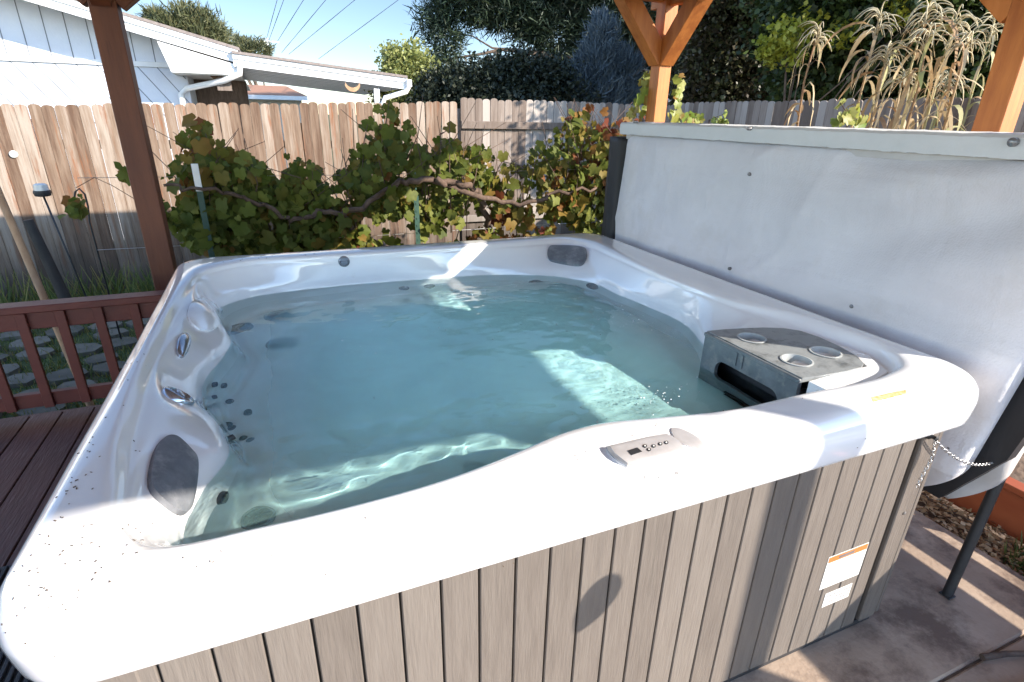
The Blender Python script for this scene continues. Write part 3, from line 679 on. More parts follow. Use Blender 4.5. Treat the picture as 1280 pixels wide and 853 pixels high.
# lifter pole
pl=thing('cover_lifter','black steel cover lifter pole standing on the slab by the cover','cover lifter',(1.385,-1.07,0))
A=Vector((1.385,-1.065,.0)); B=onx(1280,530,1.47); B=A+(B-A)*1.9
autosmooth(MB().tube([A+Vector((0,0,.004)),A+(B-A)*.6],.0165,16).build('pole','black',pl),40)
autosmooth(MB().tube([A+(B-A)*.42,B],.0205,16).build('sleeve','snap',pl),40)
MB().box(A.x-.019,A.x+.019,A.y-.019,A.y+.019,.001,.007,bev=.002).build('foot_plate','black',pl)
# chain
ch=thing('chain','thin silver chain sagging from the cabinet corner to the lifter pole','chain',(1.0,-1.05,.74))
a_=Vector((.965,-1.058,.748)); b2=A+(B-A)*.46+Vector((-.02,-.01,0)); 
pts=[]; NL=44
for k in range(NL+1):
    t=k/NL; p=a_.lerp(b2,t); p.z-=.16*4*t*(1-t)*.38; p.y-=.015*math.sin(PI*t); pts.append(p)
def links(mb,pts):
    for k in range(len(pts)-1):
        p=(pts[k]+pts[k+1])/2; d=(pts[k+1]-pts[k]); ln=d.length*.72; d.normalize(); s1=d.cross(Vector((0,0,1))); s1=s1.normalized() if s1.length>.01 else Vector((1,0,0)); s2=d.cross(s1)
        n_=s1 if k%2 else s2; loop=[p+d*ln*math.cos(q)+n_*.0042*math.sin(q) for q in np.linspace(0,2*PI,9)]
        mb.tube(loop,.0013,5,cap=False)
mb=MB(); links(mb,pts); mb.build('chain_links','steel',ch,True)
mb=MB(); p2=[a_+Vector((-.005+.010*k/16+.012*math.sin(k*.3),-.004,-.010*k)) for k in range(17)]; links(mb,p2)
mb.build('loose_end','steel',ch,True)
autosmooth(MB().lathe([(.012,0),(.012,.006),(.006,.012),(.005,.02),(.009,.024),(.002,.028)],Matrix.Translation((.965,-1.040,.752))@Matrix.Rotation(PI/2,4,'X'),14).build('eye_bolt','black',ch),40)

# ------------------------------------------------------------------ pergola
per=thing('pergola','orange-stained timber pergola with braced posts standing over the tub','pergola',(.4,0,0))
def post(px,py,sz,mt,zb=0,zt=2.42):
    return MB().box(px-sz/2,px+sz/2,py-sz/2,py+sz/2,zb,zt,bev=.004).build('post',mt,per)
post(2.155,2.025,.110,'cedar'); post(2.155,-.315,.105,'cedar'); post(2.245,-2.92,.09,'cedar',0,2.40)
lp=post(-1.345,1.985,.122,'cedarshade',-.2); lp['label']='post at the far left corner with shade put into its dark red-brown colour'
post(-1.9,-2.92,.1,'cedarshade',0,2.36)
def brace(A,B,sz,mt): 
    d=(Vector(B)-Vector(A)); return MB().beam(A,B,sz,sz,upv=(0,0,1)).build('brace',mt,per)
bz=.088
bz=.12; brace((2.155,2.0,1.98),(2.155,1.58,2.44),bz,'cedar'); brace((2.13,2.025,1.98),(1.70,2.025,2.47),bz,'cedar'); bz=.088
brace((2.155,-.36,2.12),(2.155,-.72,2.42),bz,'cedar'); brace((2.155,-.27,1.985),(2.155,.20,2.42),bz,'cedar')
brace((-1.29,1.985,2.07),(-.83,1.985,2.44),bz,'cedarshade'); brace((-1.345,1.93,2.07),(-1.345,1.52,2.44),bz,'cedarshade'); brace((-1.40,1.985,2.07),(-1.75,1.985,2.44),bz,'cedarshade')
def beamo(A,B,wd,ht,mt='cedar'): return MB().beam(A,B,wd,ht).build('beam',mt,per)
beamo((2.155,-3.0,2.41),(2.155,2.2,2.41),.05,.16); beamo((-1.345,-3.0,2.40),(-1.345,2.2,2.40),.09,.14,'cedarshade')
beamo((-1.74,2.03,2.412),(2.40,2.03,2.412),.045,.115); beamo((-1.9,-2.92,2.42),(2.40,-2.92,2.42),.06,.085)
for k in range(9):
    y=-2.6+k*.56; MB().box(-1.72,2.39,y-.019,y+.019,2.44,2.498).build('rafter','cedar',per)
MB().box(-2.6,2.42,-3.05,2.26,2.515,2.575).build('roof','shinglebrown',per); MB().box(-2.59,2.41,-3.04,2.25,2.50,2.514).build('ceiling_boards','ceilingboard',per)
MB().box(2.135,2.175,-2.9,-1.75,2.19,2.329,bev=.003).build('sun_cut_board','cedar',per)  # unseen board added to cut the sun band on the water
# hanging ornament just outside the frame that throws the leaf-shaped shade on the cabinet
T0=ony(745,755,-1.038)+S*1.15
ho=thing('hanging_ornament','leaf-shaped metal ornament on a cord hanging from the pergola','ornament',tuple(T0))
hx=Vector((S.y,-S.x,0)).normalized(); hz=Vector((0,0,1))
ca,sa=math.cos(rad(52)),math.sin(rad(52)); sh2=[]
for q in np.linspace(0,2*PI,24,endpoint=False):
    tt=math.cos(q); a_=.074*tt; b_=.056*math.sin(q)*(1+.25*tt)*(1-.35*max(0,-tt)**3); sh2.append((a_*ca-b_*sa,a_*sa+b_*ca))
kx=S.y/math.hypot(S.x,S.y)
v=[T0+hx*(x*kx)+hz*y+S*.003 for x,y in sh2]+[T0+hx*(x*kx)+hz*y-S*.003 for x,y in sh2]
F=[tuple(range(23,-1,-1)),tuple(range(24,48))]+[(i,(i+1)%24,24+(i+1)%24,24+i) for i in range(24)]
MB().add(v,F).build('leaf','snap',ho); MB().tube([T0+hz*.08,Vector((T0.x,T0.y,2.47))],.0006,5).build('cord','black',ho)

# ------------------------------------------------------------------ deck rail
rl=thing('deck_railing','dark red-stained deck railing with square balusters left of the tub','railing',(-2.5,1.46,.05))
MB().box(-4.2,-1.24,1.415,1.515,.632,.668,bev=.004).build('top_rail','redwood',rl)
MB().box(-4.2,-1.24,1.448,1.486,.54,.630,bev=.003).build('sub_rail','redwood',rl)
MB().box(-4.2,-1.24,1.448,1.486,.115,.19,bev=.003).build('bottom_rail','redwood',rl)
x=-1.42
while x>-4.2: MB().box(x-.021,x+.021,1.426,1.447,.115,.631,bev=.002).build('baluster','redwood',rl); x-=.158
# black slatted step at the near left
st_=thing('slatted_step','black ribbed plastic step beside the near left of the tub','step',(-1.6,-.35,.05))
MB().box(-2.1,-1.19,-.80,.06,.051,.20,bev=.01).build('step_body','black',st_)
mb=MB(); x=-1.21
while x>-2.08: mb.box(x-.012,x,-.78,.04,.2,.208,bev=.002); x-=.022
mb.build('tread_ribs','vinylblack',st_)

# ------------------------------------------------------------------ low slatted screen on the right
ls_=thing('low_screen','orange-stained low timber screen behind the lifter pole','screen',(2.03,-1.2,0))
MB().box(2.005,2.045,-2.6,-.36,-.03,.165,bev=.004).build('bottom_board','orangewood',ls_)
MB().box(1.99,2.06,-2.6,-.36,.167,.195,bev=.003).build('ledge_board','orangewood',ls_)
for y in (-1.12,-1.95,-3.2): MB().box(2.005,2.065,y-.03,y+.03,.197,1.0,bev=.003).build('upright','orangewood',ls_)
for z0,z1 in ((.30,.395),(.45,.60),(.604,.76),(.764,.90),(.904,1.0)): MB().box(2.066,2.09,-3.3,-.99,z0,z1,bev=.003).build('slat','orangewood',ls_)
# brick corner, stick and leaf litter on the slab
bk=thing('brick_edging','reddish brick edging at the bottom right corner of the slab','bricks',(1.3,-1.45,0))
mb=MB()
for k in range(6):
    for j in range(2): mb.box(1.10+k*.103,1.198+k*.103,-1.60+j*.115-.012*k,-1.49+j*.115-.012*k,.0,.045,bev=.004)
mb.build('brick_course','brick',bk)
p=onz(1228,822,.012); q=onz(1290,818,.012)
tag(autosmooth(MB().tube([p,(p+q)/2+Vector((0,.004,.004)),q+(q-p)*.3],[.011,.009,.008],10).build('broken_stick','bark'),50),'short broken stick lying on the slab at the lower right','stick')

# ------------------------------------------------------------------ leaves and foliage builders
def leafmesh(name,C,D,Nn,L_,W,rnd,mt,parent,shape='diamond'):
    """C centres, D directions, Nn normals, L_/W sizes -> one mesh of many small leaves"""
    D=D/np.linalg.norm(D,axis=1,keepdims=True); Sx=np.cross(D,Nn); Sx/=np.linalg.norm(Sx,axis=1,keepdims=True)+1e-9
    Nz=np.cross(Sx,D); L_=L_[:,None]; W=W[:,None]
    if shape=='diamond': T=[(-.5,0,0),(0,.5,.08),(.5,0,0),(0,-.5,.08)]; FT=[(0,1,2,3)]
    elif shape=='needle': T=[(0,.5,0),(1,.08,0),(1,-.08,0),(0,-.5,0)]; FT=[(0,1,2,3)]
    elif shape=='grape':
        T=[(0,0,0)]; ang=[0,20,38,54,72,94,114,135,158,171]; rd=[1.0,.84,.74,.93,.74,.70,.84,.72,.62,.26]
        T+= [(r_*math.cos(rad(a_))*.55,r_*math.sin(rad(a_))*.56,.22*r_*math.sin(rad(a_))-.16*r_*r_) for a_,r_ in zip(ang,rd)]
        T+= [(r_*math.cos(rad(a_))*.55,-r_*math.sin(rad(a_))*.56,.22*r_*math.sin(rad(a_))-.16*r_*r_) for a_,r_ in list(zip(ang,rd))[:0:-1]]
        n=len(T)-1; FT=[(0,1+i,1+(i+1)%n) for i in range(n)]
    V=np.stack([C+D*L_*t[0]+Sx*W*t[1]+Nz*L_*t[2] for t in T],1); k=len(T)
    base=(np.arange(len(C))*k)[:,None,None]; F=(base+np.array(FT)[None]).reshape(-1,len(FT[0]))
    return nmesh(name,V.reshape(-1,3),F,np.repeat(rnd,len(FT)),mt,parent)
def crown(name,blobs,ncl,nl,csz,L_,W,mt,parent,seed=0,shape='diamond',droop=0,shellf=.62,upb=0,solid=None):
    g=np.random.default_rng(seed); B=np.array(blobs,float); wts=B[:,3]*B[:,4]+B[:,3]*B[:,5]+B[:,4]*B[:,5]; wts/=wts.sum()
    bi=g.choice(len(B),ncl,p=wts); d=g.normal(size=(ncl,3)); d/=np.linalg.norm(d,axis=1,keepdims=True)
    r_=shellf+(1.06-shellf)*g.random(ncl)**.6; cc=B[bi,:3]+d*B[bi,3:6]*r_[:,None]
    C=np.repeat(cc,nl,0)+g.normal(size=(ncl*nl,3))*csz; dd=np.repeat(d,nl,0)
    D=dd*.8+g.normal(size=C.shape)*.7; D[:,2]+=upb-droop; Nn=g.normal(size=C.shape); Nn[:,2]+=.8
    rn=np.clip(np.repeat(g.random(ncl),nl)*.6+g.random(len(C))*.4,0,1)
    s_=g.uniform(.6,1.3,len(C)); return leafmesh(name,C,D,Nn,L_*s_,W*s_*g.uniform(.8,1.2,len(C)),rn,mt,parent,shape)
def tree(name,label,base,trunk_top,tr,blobs,ncl,nl,csz,L_,W,mt,seed,shape='diamond',limbs=8,group=None,droop=0,upb=0,shellf=.62):
    t=thing(name,label,'tree',base,0,group); b0=Vector(base); tt=Vector(trunk_top); rnd_=random.Random(seed)
    mb=MB(); pts=[b0.lerp(tt,k/6)+Vector((rnd_.uniform(-1,1),rnd_.uniform(-1,1),0))*tr*.5*(k>0) for k in range(7)]
    mb.tube(pts,[tr*(1-.11*k) for k in range(7)],10)
    for k in range(limbs):
        bl=rnd_.choice(blobs); s0=pts[rnd_.randint(2,5)]; e=Vector(bl[:3])+Vector((rnd_.uniform(-.6,.6)*bl[3],rnd_.uniform(-.6,.6)*bl[4],rnd_.uniform(-.3,.5)*bl[5]))
        mid=(s0+e)/2+Vector((0,0,rnd_.uniform(-.1,.25))); mb.tube([s0,mid,e],[tr*.4,tr*.26,tr*.06],6)
    mb.build('trunk','bark',t,True)
    crown('crown',blobs,ncl,nl,csz,L_,W,mt,t,seed,shape,droop,shellf,upb); return t
def pb(x,y,Y,rx,rz,ry=None):
    """crown lobe: centre at the depth plane Y, radii in metres"""
    p=ony(x,y,Y); return (p.x,p.y,p.z,rx,ry if ry else rx,rz)

# ------------------------------------------------------------------ grape vine
prof=[(95,240),(125,222),(150,196),(185,195),(215,185),(235,150),(262,150),(290,172),(318,165),(345,190),(372,196),(405,205),(430,188),(452,150),(466,106),(492,112),(500,150),(528,165),(545,135),(568,128),(580,165),(610,185),(650,190),(688,172),(700,132),(728,122),(752,128),(790,140)]
TP=[]; 
for x,y in prof: p=ony(x,y,2.95); TP.append((p.x,p.z))
TPx=np.array([p[0] for p in TP]); TPz=np.array([p[1] for p in TP])
vine=thing('grapevine','long grapevine with green, yellow and red autumn leaves trained behind the tub','grapevine',(.2,2.95,-.27))
g=np.random.default_rng(5); n=9500
x=g.uniform(-2.0,2.75,n); top=np.interp(x,TPx,TPz); f_=g.random(n)**.75
low=np.interp(x,[-2.0,-1.45,-1.35,-.9,-.3,.4,2.7],[.86,.80,.62,.42,.22,.0,-.05])
z=top-(top-low)*f_; y=2.95+g.normal(size=n)*.13
keep=[]
for i in range(n):
    nv=noise.noise((x[i]*3.4,z[i]*3.8,2.2))+.45*noise.noise((x[i]*9,z[i]*9,7)); edge_=min(1,(top[i]-z[i])/.25)
    dens=.40+.26*edge_ - (.26 if z[i]<.75 else 0)*(x[i]>-.3)
    if x[i]<-1.30: dens*=.40 if x[i]>-1.62 else .12
    keep.append(nv*.62+.44<dens+g.uniform(-.16,.16) and g.random()<(.55+.45*edge_))
keep=np.array(keep); x,y,z=x[keep],y[keep],z[keep]; n=len(x)
D=np.stack([g.normal(size=n)*.6,g.normal(size=n)*.5-.15,-.75+g.normal(size=n)*.45],1); Nn=np.stack([g.normal(size=n)*.55,-1+g.normal(size=n)*.5,.45+g.normal(size=n)*.4],1)
s_=g.uniform(.05,.145,n)*np.where(g.random(n)<.25,.6,1)
hue=np.array([noise.noise((a*1.5,b*2.0,4.4)) for a,b in zip(x,z)]); rn=np.clip(.56+hue*.7+.10*(x>1.0)+g.normal(size=n)*.25,0,1)
leafmesh('leaves',np.stack([x,y,z],1),D,Nn,s_,s_,rn,'vineleaf',vine,'grape')
mb=MB()
def cane(pts,r1,r2,seg=8):
    P=[Vector(p) for p in pts]; out=[]
    for i in range(len(P)-1):
        for k in range(5): t=k/5; q=P[i].lerp(P[i+1],t); out.append(q+Vector((random.gauss(0,.014),random.gauss(0,.03),random.gauss(0,.014))))
    out.append(P[-1]); mb.tube(out,[r1+(r2-r1)*i/(len(out)-1) for i in range(len(out))],seg)
c0=lambda x_,y_,Y=2.70: ony(x_,y_,Y)
cane([c0(598,238),c0(560,228),c0(520,222),c0(490,235),c0(440,262),c0(400,268),c0(365,275),c0(330,258),c0(290,240),c0(250,235),c0(205,232)],.028,.010)
cane([c0(540,222),c0(600,245),c0(650,255),c0(700,240),c0(745,235)],.026,.012); cane([c0(620,330,3.0),c0(610,280,3.0),c0(598,238)],.035,.026); cane([c0(430,340,3.0),c0(440,300,3.0),c0(432,262)],.022,.018)
for k in range(90):
    x0=random.uniform(-1.25,2.6); z0=random.uniform(.5,1.1); hgt=np.interp(x0,TPx,TPz)-z0
    mb.tube([(x0,2.95,z0),(x0+random.gauss(0,.1),2.9+random.gauss(0,.08),z0+hgt*.5),(x0+random.gauss(0,.2),2.92+random.gauss(0,.1),z0+hgt*random.uniform(.8,1.05))],[.005,.004,.002],5)
mb.tube([c0(95,235,2.9),c0(118,222,2.9),c0(140,232,2.9),c0(190,262,2.9)],.0025,5); mb.tube([c0(170,160,2.9),c0(190,190,2.9),c0(215,215,2.9),c0(250,235,2.9)],.003,5)
mb.build('canes','vinebark',vine,True)
mb=MB()
for z_ in (.62,1.12): mb.tube([(-1.9,2.93,z_),(0,2.93,z_-.015),(2.6,2.93,z_)],.002,5)
tag(mb.build('trellis_wire','steel'),'two thin trellis wires strung through the grapevine','wire')
def tpost(px,top_y,Y,label,white=True):
    p=ony(px,top_y,Y); t=thing('t_post',label,'post',(p.x,p.y,-.27))
    mb=MB(); mb.box(p.x-.020,p.x+.020,p.y-.004,p.y,-.27,p.z,bev=.001); mb.box(p.x-.003,p.x+.003,p.y,p.y+.025,-.27,p.z)
    for k in range(18): mb.box(p.x-.006,p.x+.006,p.y-.009,p.y-.004,.1+k*.06,.115+k*.06)
    mb.build('stake','greenmetal',t)
    if white: MB().box(p.x-.0215,p.x+.0215,p.y-.0105,p.y+.0015,p.z-.185,p.z+.001,bev=.001).build('painted_tip','whitepaint',t)
tpost(243,205,2.72,'green steel T-post with a white painted tip in the vine behind the left post'); tpost(520,245,2.74,'plain dark steel T-post half hidden in the middle of the vine',False)
# leaves climbing the far post, and yellow-green clump over the cover
def small_vine(label,pts,n,sz,mt,seed,loc,Y):
    t=thing('vine_shoot',label,'vine',loc,0); g=np.random.default_rng(seed); C=[]
    for k in range(n):
        q=pts[g.integers(len(pts))]; p=ony(q[0]+g.normal()*q[2],q[1]+g.normal()*q[3],Y+g.normal()*.05); C.append(tuple(p))
    C=np.array(C); D=np.stack([g.normal(size=n)*.6,g.normal(size=n)*.3,-.8+g.normal(size=n)*.4],1); Nn=np.stack([g.normal(size=n)*.6,-1+g.normal(size=n)*.4,.3+g.normal(size=n)*.4],1)
    s_=g.uniform(.6,1.2,n)*sz; leafmesh('leaves',C,D,Nn,s_,s_,g.random(n),mt,t,'grape')
    P=[Vector((loc[0],loc[1],loc[2])) ,Vector(C.mean(0)),Vector(C[C[:,2].argmax()])]; MB().tube(P,[.008,.006,.003],6).build('stem','vinebark',t,True)
small_vine('pale yellow-green vine leaves climbing the post beyond the cover',[(808,115,5,10),(803,135,5,8),(848,120,3,12),(846,145,6,5),(812,100,4,6)],60,.10,'vineleafyellow',3,(2.2,2.2,-.1),2.18)
small_vine('clump of yellow-green leaves poking above the cover by the corn',[(1062,140,7,6),(1052,150,5,3),(1075,152,5,3)],26,.09,'vineleafyellow',4,(3.2,1.3,-.1),1.1)
small_vine('low yellow leaves showing over the cover beside the grey fence',[(868,148,5,3),(892,150,8,3),(905,152,4,2)],30,.08,'vineleafyellow',6,(3.1,2.4,-.1),2.3)

# ------------------------------------------------------------------ board fences
def fence(label,A,B,z0,z1,pitch,mt,rails=None,seed=0,warm=True,gap=.004,z1b=None):
    A=Vector((*A,0));B=Vector((*B,0)); d=B-A; ln=d.length; d.normalize(); nrm=Vector((d.y,-d.x,0)); rn=random.Random(seed)
    t=thing('board_fence',label,'fence',((A.x+B.x)/2,(A.y+B.y)/2,z0)); mb=MB(); s_=0
    while s_<ln:
        wd=pitch-gap; zz=(z1 if z1b is None else z1+(z1b-z1)*min(1,max(0,(s_-4.4)/(ln-4.4))))+rn.uniform(-.010,.010); off=rn.uniform(-.003,.003); tw=rn.uniform(-.004,.004); zl=z1+((zz-z1))
        c=.028; poly=[(0,z0),(wd,z0),(wd,zz-c),(wd-.007,zz-c*.45),(wd-.022,zz-.004),(wd/2,zz),(.022,zz-.004),(.007,zz-c*.45),(0,zz-c)]
        o_=A+d*s_+nrm*off; T=Matrix(((d.x,0,nrm.x,o_.x),(d.y,0,nrm.y,o_.y),(0,1,0,0),(0,0,0,1)))@Matrix.Rotation(tw,4,'Z')
        mb.prism(poly,0,.016,T,r=rn.random()); s_+=pitch
    mb.build('pickets',mt,t)
    for z_,side in (rails or [(z0+.3,-1),(z1-.35,-1)]):
        C0=A+nrm*(side*.03+(.014 if side>0 else 0)); C1=B+nrm*(side*.03+(.014 if side>0 else 0))
        MB().beam(C0+Vector((0,0,z_)),C1+Vector((0,0,z_)),.036,.088).build('rail',mt,t)
    k=.0
    while k<=ln: p=A+d*k-nrm*.075; MB().box(p.x-.045,p.x+.045,p.y-.045,p.y+.045,z0-.1,z1-.12).build('fence_post',mt,t); k+=2.4
    return t
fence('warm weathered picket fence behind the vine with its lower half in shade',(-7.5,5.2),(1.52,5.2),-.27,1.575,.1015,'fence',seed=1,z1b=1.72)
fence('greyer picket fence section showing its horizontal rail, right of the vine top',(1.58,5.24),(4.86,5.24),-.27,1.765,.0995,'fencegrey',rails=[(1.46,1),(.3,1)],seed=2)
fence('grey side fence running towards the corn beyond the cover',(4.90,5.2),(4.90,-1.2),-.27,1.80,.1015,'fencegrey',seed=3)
MB_=0
# ------------------------------------------------------------------ fence-side bits on the left
sh=thing('shepherd_hook','thin black shepherd hook curling over in front of the left fence','garden hook',(-2.05,3.4,-.27))
mb=MB(); A0=ony(112,278,3.4); P=[Vector((A0.x,3.4,-.27)),A0]+[ony(x,y,3.4) for x,y in [(110,258),(106,243),(99,236),(94,240),(92,255),(92,266),(95,270),(97,266)]]
mb.tube(P,.0065,8); mb.build('hook','black',sh,True)
so=thing('solar_light','small black solar stake light with a clear top against the fence','garden light',(-2.6,4.0,-.27))
pA=ony(52,238,4.0); MB().tube([(pA.x+.12,4.0,-.27),(pA.x,4.0,pA.z-.04)],.008,8).build('stake','black',so,True)
T=Matrix.Translation(pA); autosmooth(MB().lathe([(.035,-.05),(.055,-.045),(.062,-.02),(.058,0)],T,16).build('lamp_body','black',so),40); autosmooth(MB().lathe([(.052,0),(.048,.045),(.03,.055)],T,16).build('lens','lens',so),40)
ps=onz(0,240,1.35); a1=ony(2,250,2.6); a2=ony(97,470,2.15)
tag(autosmooth(MB().tube([a2+(a2-a1)*.22,a2,a1,a1-(a2-a1)*.6],.021,10).build('wooden_pole','stick'),50),'bare brown wooden pole leaning beyond the railing at far left','pole')
pA=ony(35,275,4.3); tag(autosmooth(MB().tube([(pA.x+.12,4.3,-.3),(pA.x+.06,4.3,.2),(pA.x,4.3,pA.z)],[.055,.045,.04],9).build('stump_post','slatdark'),60),'short dark rotten stump post in front of the shaded fence','post')
tag(autosmooth(MB().lathe([(.035,0),(.032,.012),(.012,.02)],Matrix.Translation(ony(17,193,5.18))@Matrix.Rotation(PI/2,4,'X'),14).build('disc','lens'),40),'small round white disc fixed to the left fence','disc')
# stepping stones
k=0
gs=random.Random(4)
for j in range(9):
    for i in range(7):
        cx=-3.9+i*.30+gs.uniform(-.05,.05)+(j%2)*.14; cy_=1.95+j*.27+gs.uniform(-.04,.04)
        if gs.random()<.12 or cx>-1.75: continue
        nn_=gs.randint(6,8); R=gs.uniform(.10,.135); poly=[(cx+R*1.12*math.cos(2*PI*q/nn_+gs.uniform(-.22,.22)),cy_+R*.95*math.sin(2*PI*q/nn_+gs.uniform(-.2,.2))) for q in range(nn_)]
        o=MB().prism(poly,-.275,-.235+gs.uniform(-.006,.006)).build('stepping_stone','stone')
        tag(o,'flat pale flagstone set in the grass behind the deck railing','stone','flagstones in the grass beyond the railing')
# grass tufts
def blades(name,label,cx,cy_,rx,ry,n,h,seed,mt='grassblade',z=-.27,kind='stuff',cat='grass',W=.01):
    g=np.random.default_rng(seed); C=np.stack([g.uniform(cx-rx,cx+rx,n),g.uniform(cy_-ry,cy_+ry,n),np.full(n,z)],1)
    D=np.stack([g.normal(size=n)*.35,g.normal(size=n)*.35,np.ones(n)],1); Nn=np.stack([g.normal(size=n),g.normal(size=n),g.normal(size=n)*.1],1)
    return tag(leafmesh(name,C,D,Nn,g.uniform(.5,1.2,n)*h,np.full(n,W),g.random(n),mt,None,'needle'),label,cat,kind=kind)
blades('grass','low grass growing between the flagstones and along the lawn',-2.6,3.1,1.6,1.6,9000,.06,1)
blades('fence_foot_plants','strappy green and yellow plants along the foot of the shaded fence',-3.1,4.75,1.2,.22,500,.34,2,cat='plants',W=.018)
blades('fence_foot_weeds','dark low weeds at the fence foot right of the left post',-.9,4.7,1.3,.25,700,.22,3,cat='plants',W=.014)
# litter on soil, and a few green sprigs
g=np.random.default_rng(8); n=2600; C=np.stack([g.uniform(1.76,2.02,n),g.uniform(-1.9,.2,n),np.full(n,-.035)+g.random(n)*.03],1)
tag(leafmesh('leaf_litter',C,g.normal(size=(n,3))*[1,1,.25],g.normal(size=(n,3))*.5+[0,0,1],g.uniform(.015,.045,n),g.uniform(.008,.025,n),g.random(n),'litter',None),'dry tan leaf litter on the soil strip beside the slab','leaves',kind='stuff')
blades('grass','bright grass tuft growing from the soil strip at the right edge',1.90,-1.14,.10,.14,320,.07,9,z=-.05)
# ------------------------------------------------------------------ corn
def corn(x,y,h,seed,label,lean=(0,0)):
    g=random.Random(seed); t=thing('corn_stalk',label,'corn',(x,y,-.06),0,'dry corn stalks beyond the cover')
    P=[Vector((x+lean[0]*k/6+g.gauss(0,.008),y+lean[1]*k/6+g.gauss(0,.008),-.06+h*k/6)) for k in range(7)]
    mb=MB(); mb.tube(P,[.016,.015,.014,.012,.010,.008,.006],8); mb.build('stalk','corn',t,True)
    def strip(mb,p,d,ln,wd,droop,seg=8,rn=None):
        v=[];f=[]; side=d.cross(Vector((0,0,1))).normalized(); q=p.copy(); dd=d.copy(); tw=g.uniform(-.8,.8)
        for k in range(seg+1):
            u=k/seg; w_=wd*(math.sin(PI*min(1,u*.85+.15))**.7)*(1-u*.3)*.5; s2=(side*math.cos(tw*u)+Vector((0,0,1))*math.sin(tw*u)); v+=[q-s2*w_,q+s2*w_+Vector((0,0,-w_*.5))]
            q=q+dd*(ln/seg); dd=(dd+Vector((g.gauss(0,.12),g.gauss(0,.12),-droop/seg*2.2))).normalized()
        for k in range(seg): f.append((2*k,2*k+1,2*k+3,2*k+2))
        mb.add(v,f,rn)
    for k in range(24):
        u=.40+.026*k+g.uniform(-.02,.02); p=P[0].lerp(P[-1],min(u,.95)); p.x=np.interp(u,[j/6 for j in range(7)],[q.x for q in P]); a=g.uniform(0,2*PI); d=Vector((math.cos(a)*.75,math.sin(a)*.75,.9)).normalized()
        mb=MB(); strip(mb,p,d,g.uniform(.20,.65),g.uniform(.014,.046),g.uniform(1.2,4.2)); mb.build('leaf','corn',t,True)
    if g.random()<.6:
        p=P[3]; T=Matrix.Translation(p+Vector((.03,-.02,0)))@Matrix.Rotation(g.uniform(-.4,.4),4,'Y'); autosmooth(MB().lathe([(.012,0),(.030,.05),(.032,.13),(.018,.22),(.004,.26)],T,10).build('husk','tassel',t),60)
    mb=MB(); top=P[-1]
    for k in range(26):
        a=g.uniform(0,2*PI); sp_=g.uniform(.15,.6); d=Vector((math.cos(a)*sp_,math.sin(a)*sp_,1)).normalized(); q=top-Vector((0,0,g.uniform(0,.14))); pts=[q]
        dr=g.uniform(.35,.75)
        for j in range(7): pts.append(pts[-1]+d*g.uniform(.018,.040)); d=(d+Vector((math.cos(a)*.18+g.gauss(0,.12),math.sin(a)*.18+g.gauss(0,.12),-dr))).normalized()
        mb.tube(pts,[.0035,.004,.0045,.0045,.004,.0035,.003,.002],4)
    mb.build('tassel','tassel',t,True)
corns=[(1020,40,2.0,'lone dry corn stalk standing farthest left above the cover',0),
 (1098,20,1.5,'tall corn stalk with a spread tassel, second from the left',1),
 (1118,62,1.35,'shorter corn stalk with a low drooping tassel, third from the left',2),
 (1160,12,1.3,'tall broken corn stalk with curled pale leaves in the middle of the clump',3),
 (1176,40,1.15,'leaning corn stalk with a hanging husk in the clump',4),
 (1200,20,1.1,'corn stalk with an arching wiry tassel near the right post',5),
 (1222,45,.95,'corn stalk pressed close to the left side of the right post',6),
 (1140,95,1.6,'low corn stalk with drooping brown leaves behind the clump',7),
 (1190,100,1.45,'low leafy corn stalk just left of the right post',8),
 (1250,30,1.3,'corn stalk mostly hidden behind the right post',9)]
for px,py,Y,lb,sd in corns:
    p=ony(px,py-14,Y); corn(p.x-.0,p.y,p.z+.06-.06,20+sd,lb,lean=(random.gauss(0,.05),0))
# ------------------------------------------------------------------ neighbour's house
HY=8.0
hs=thing('neighbour_house','white gabled house with board siding and a long low patio roof beyond the fence','house',(-3,HY+1,-.27))
def hw(x,y,Y=HY): p=ony(x,y,Y); return p
# gable wall polygon (X,Z at Y=HY)
xr=hw(240,130).x; ztrim=2.14
rk0=hw(300,72); rk1=hw(60,0); slope=(rk1.z-rk0.z)/(rk1.x-rk0.x)
zr=lambda x_: rk0.z+slope*(x_-rk0.x)
mb=MB(); poly=[(-9,-.3),(xr,-.3),(xr,zr(xr)-.04),(-6.5,zr(-6.5)-.04),(-9,zr(-6.5)-.9)]
mb.prism(poly,0,.12,Matrix(((1,0,0,0),(0,0,1,HY),(0,1,0,0),(0,0,0,1)))); mb.box(xr-.10,xr,HY+.12,HY+6,-.3,zr(xr)-.05)
mb.build('wall','siding',hs)
mb=MB(); x=xr-.12
while x>-8: mb.box(x-.006,x+.006,HY-.0035,HY-.0005,2.17,min(zr(x)-.05,4.4)); x-=.235
x=xr+1.0
while x>-8.5:   # diagonal boards under the band
    z1=2.13; z0=1.2; dx=.62*(z1-z0)*1.15; a=Vector((x,HY-.002,z0)); b2=Vector((x-dx,HY-.002,z1))
    if x>xr-.02:
        t=(x-(xr-.02))/dx
        if t>=1: x-=.235; continue
        a=a.lerp(b2,t)
    mb.beam(a,b2,.012,.003,upv=(0,1,0),bev=0); x-=.235
mb.build('board_grooves','groove',hs)
MB().box(-8.9,xr-.0,HY-.03,HY-.004,2.105,2.17,bev=.004).build('band_board','whitepaint',hs)
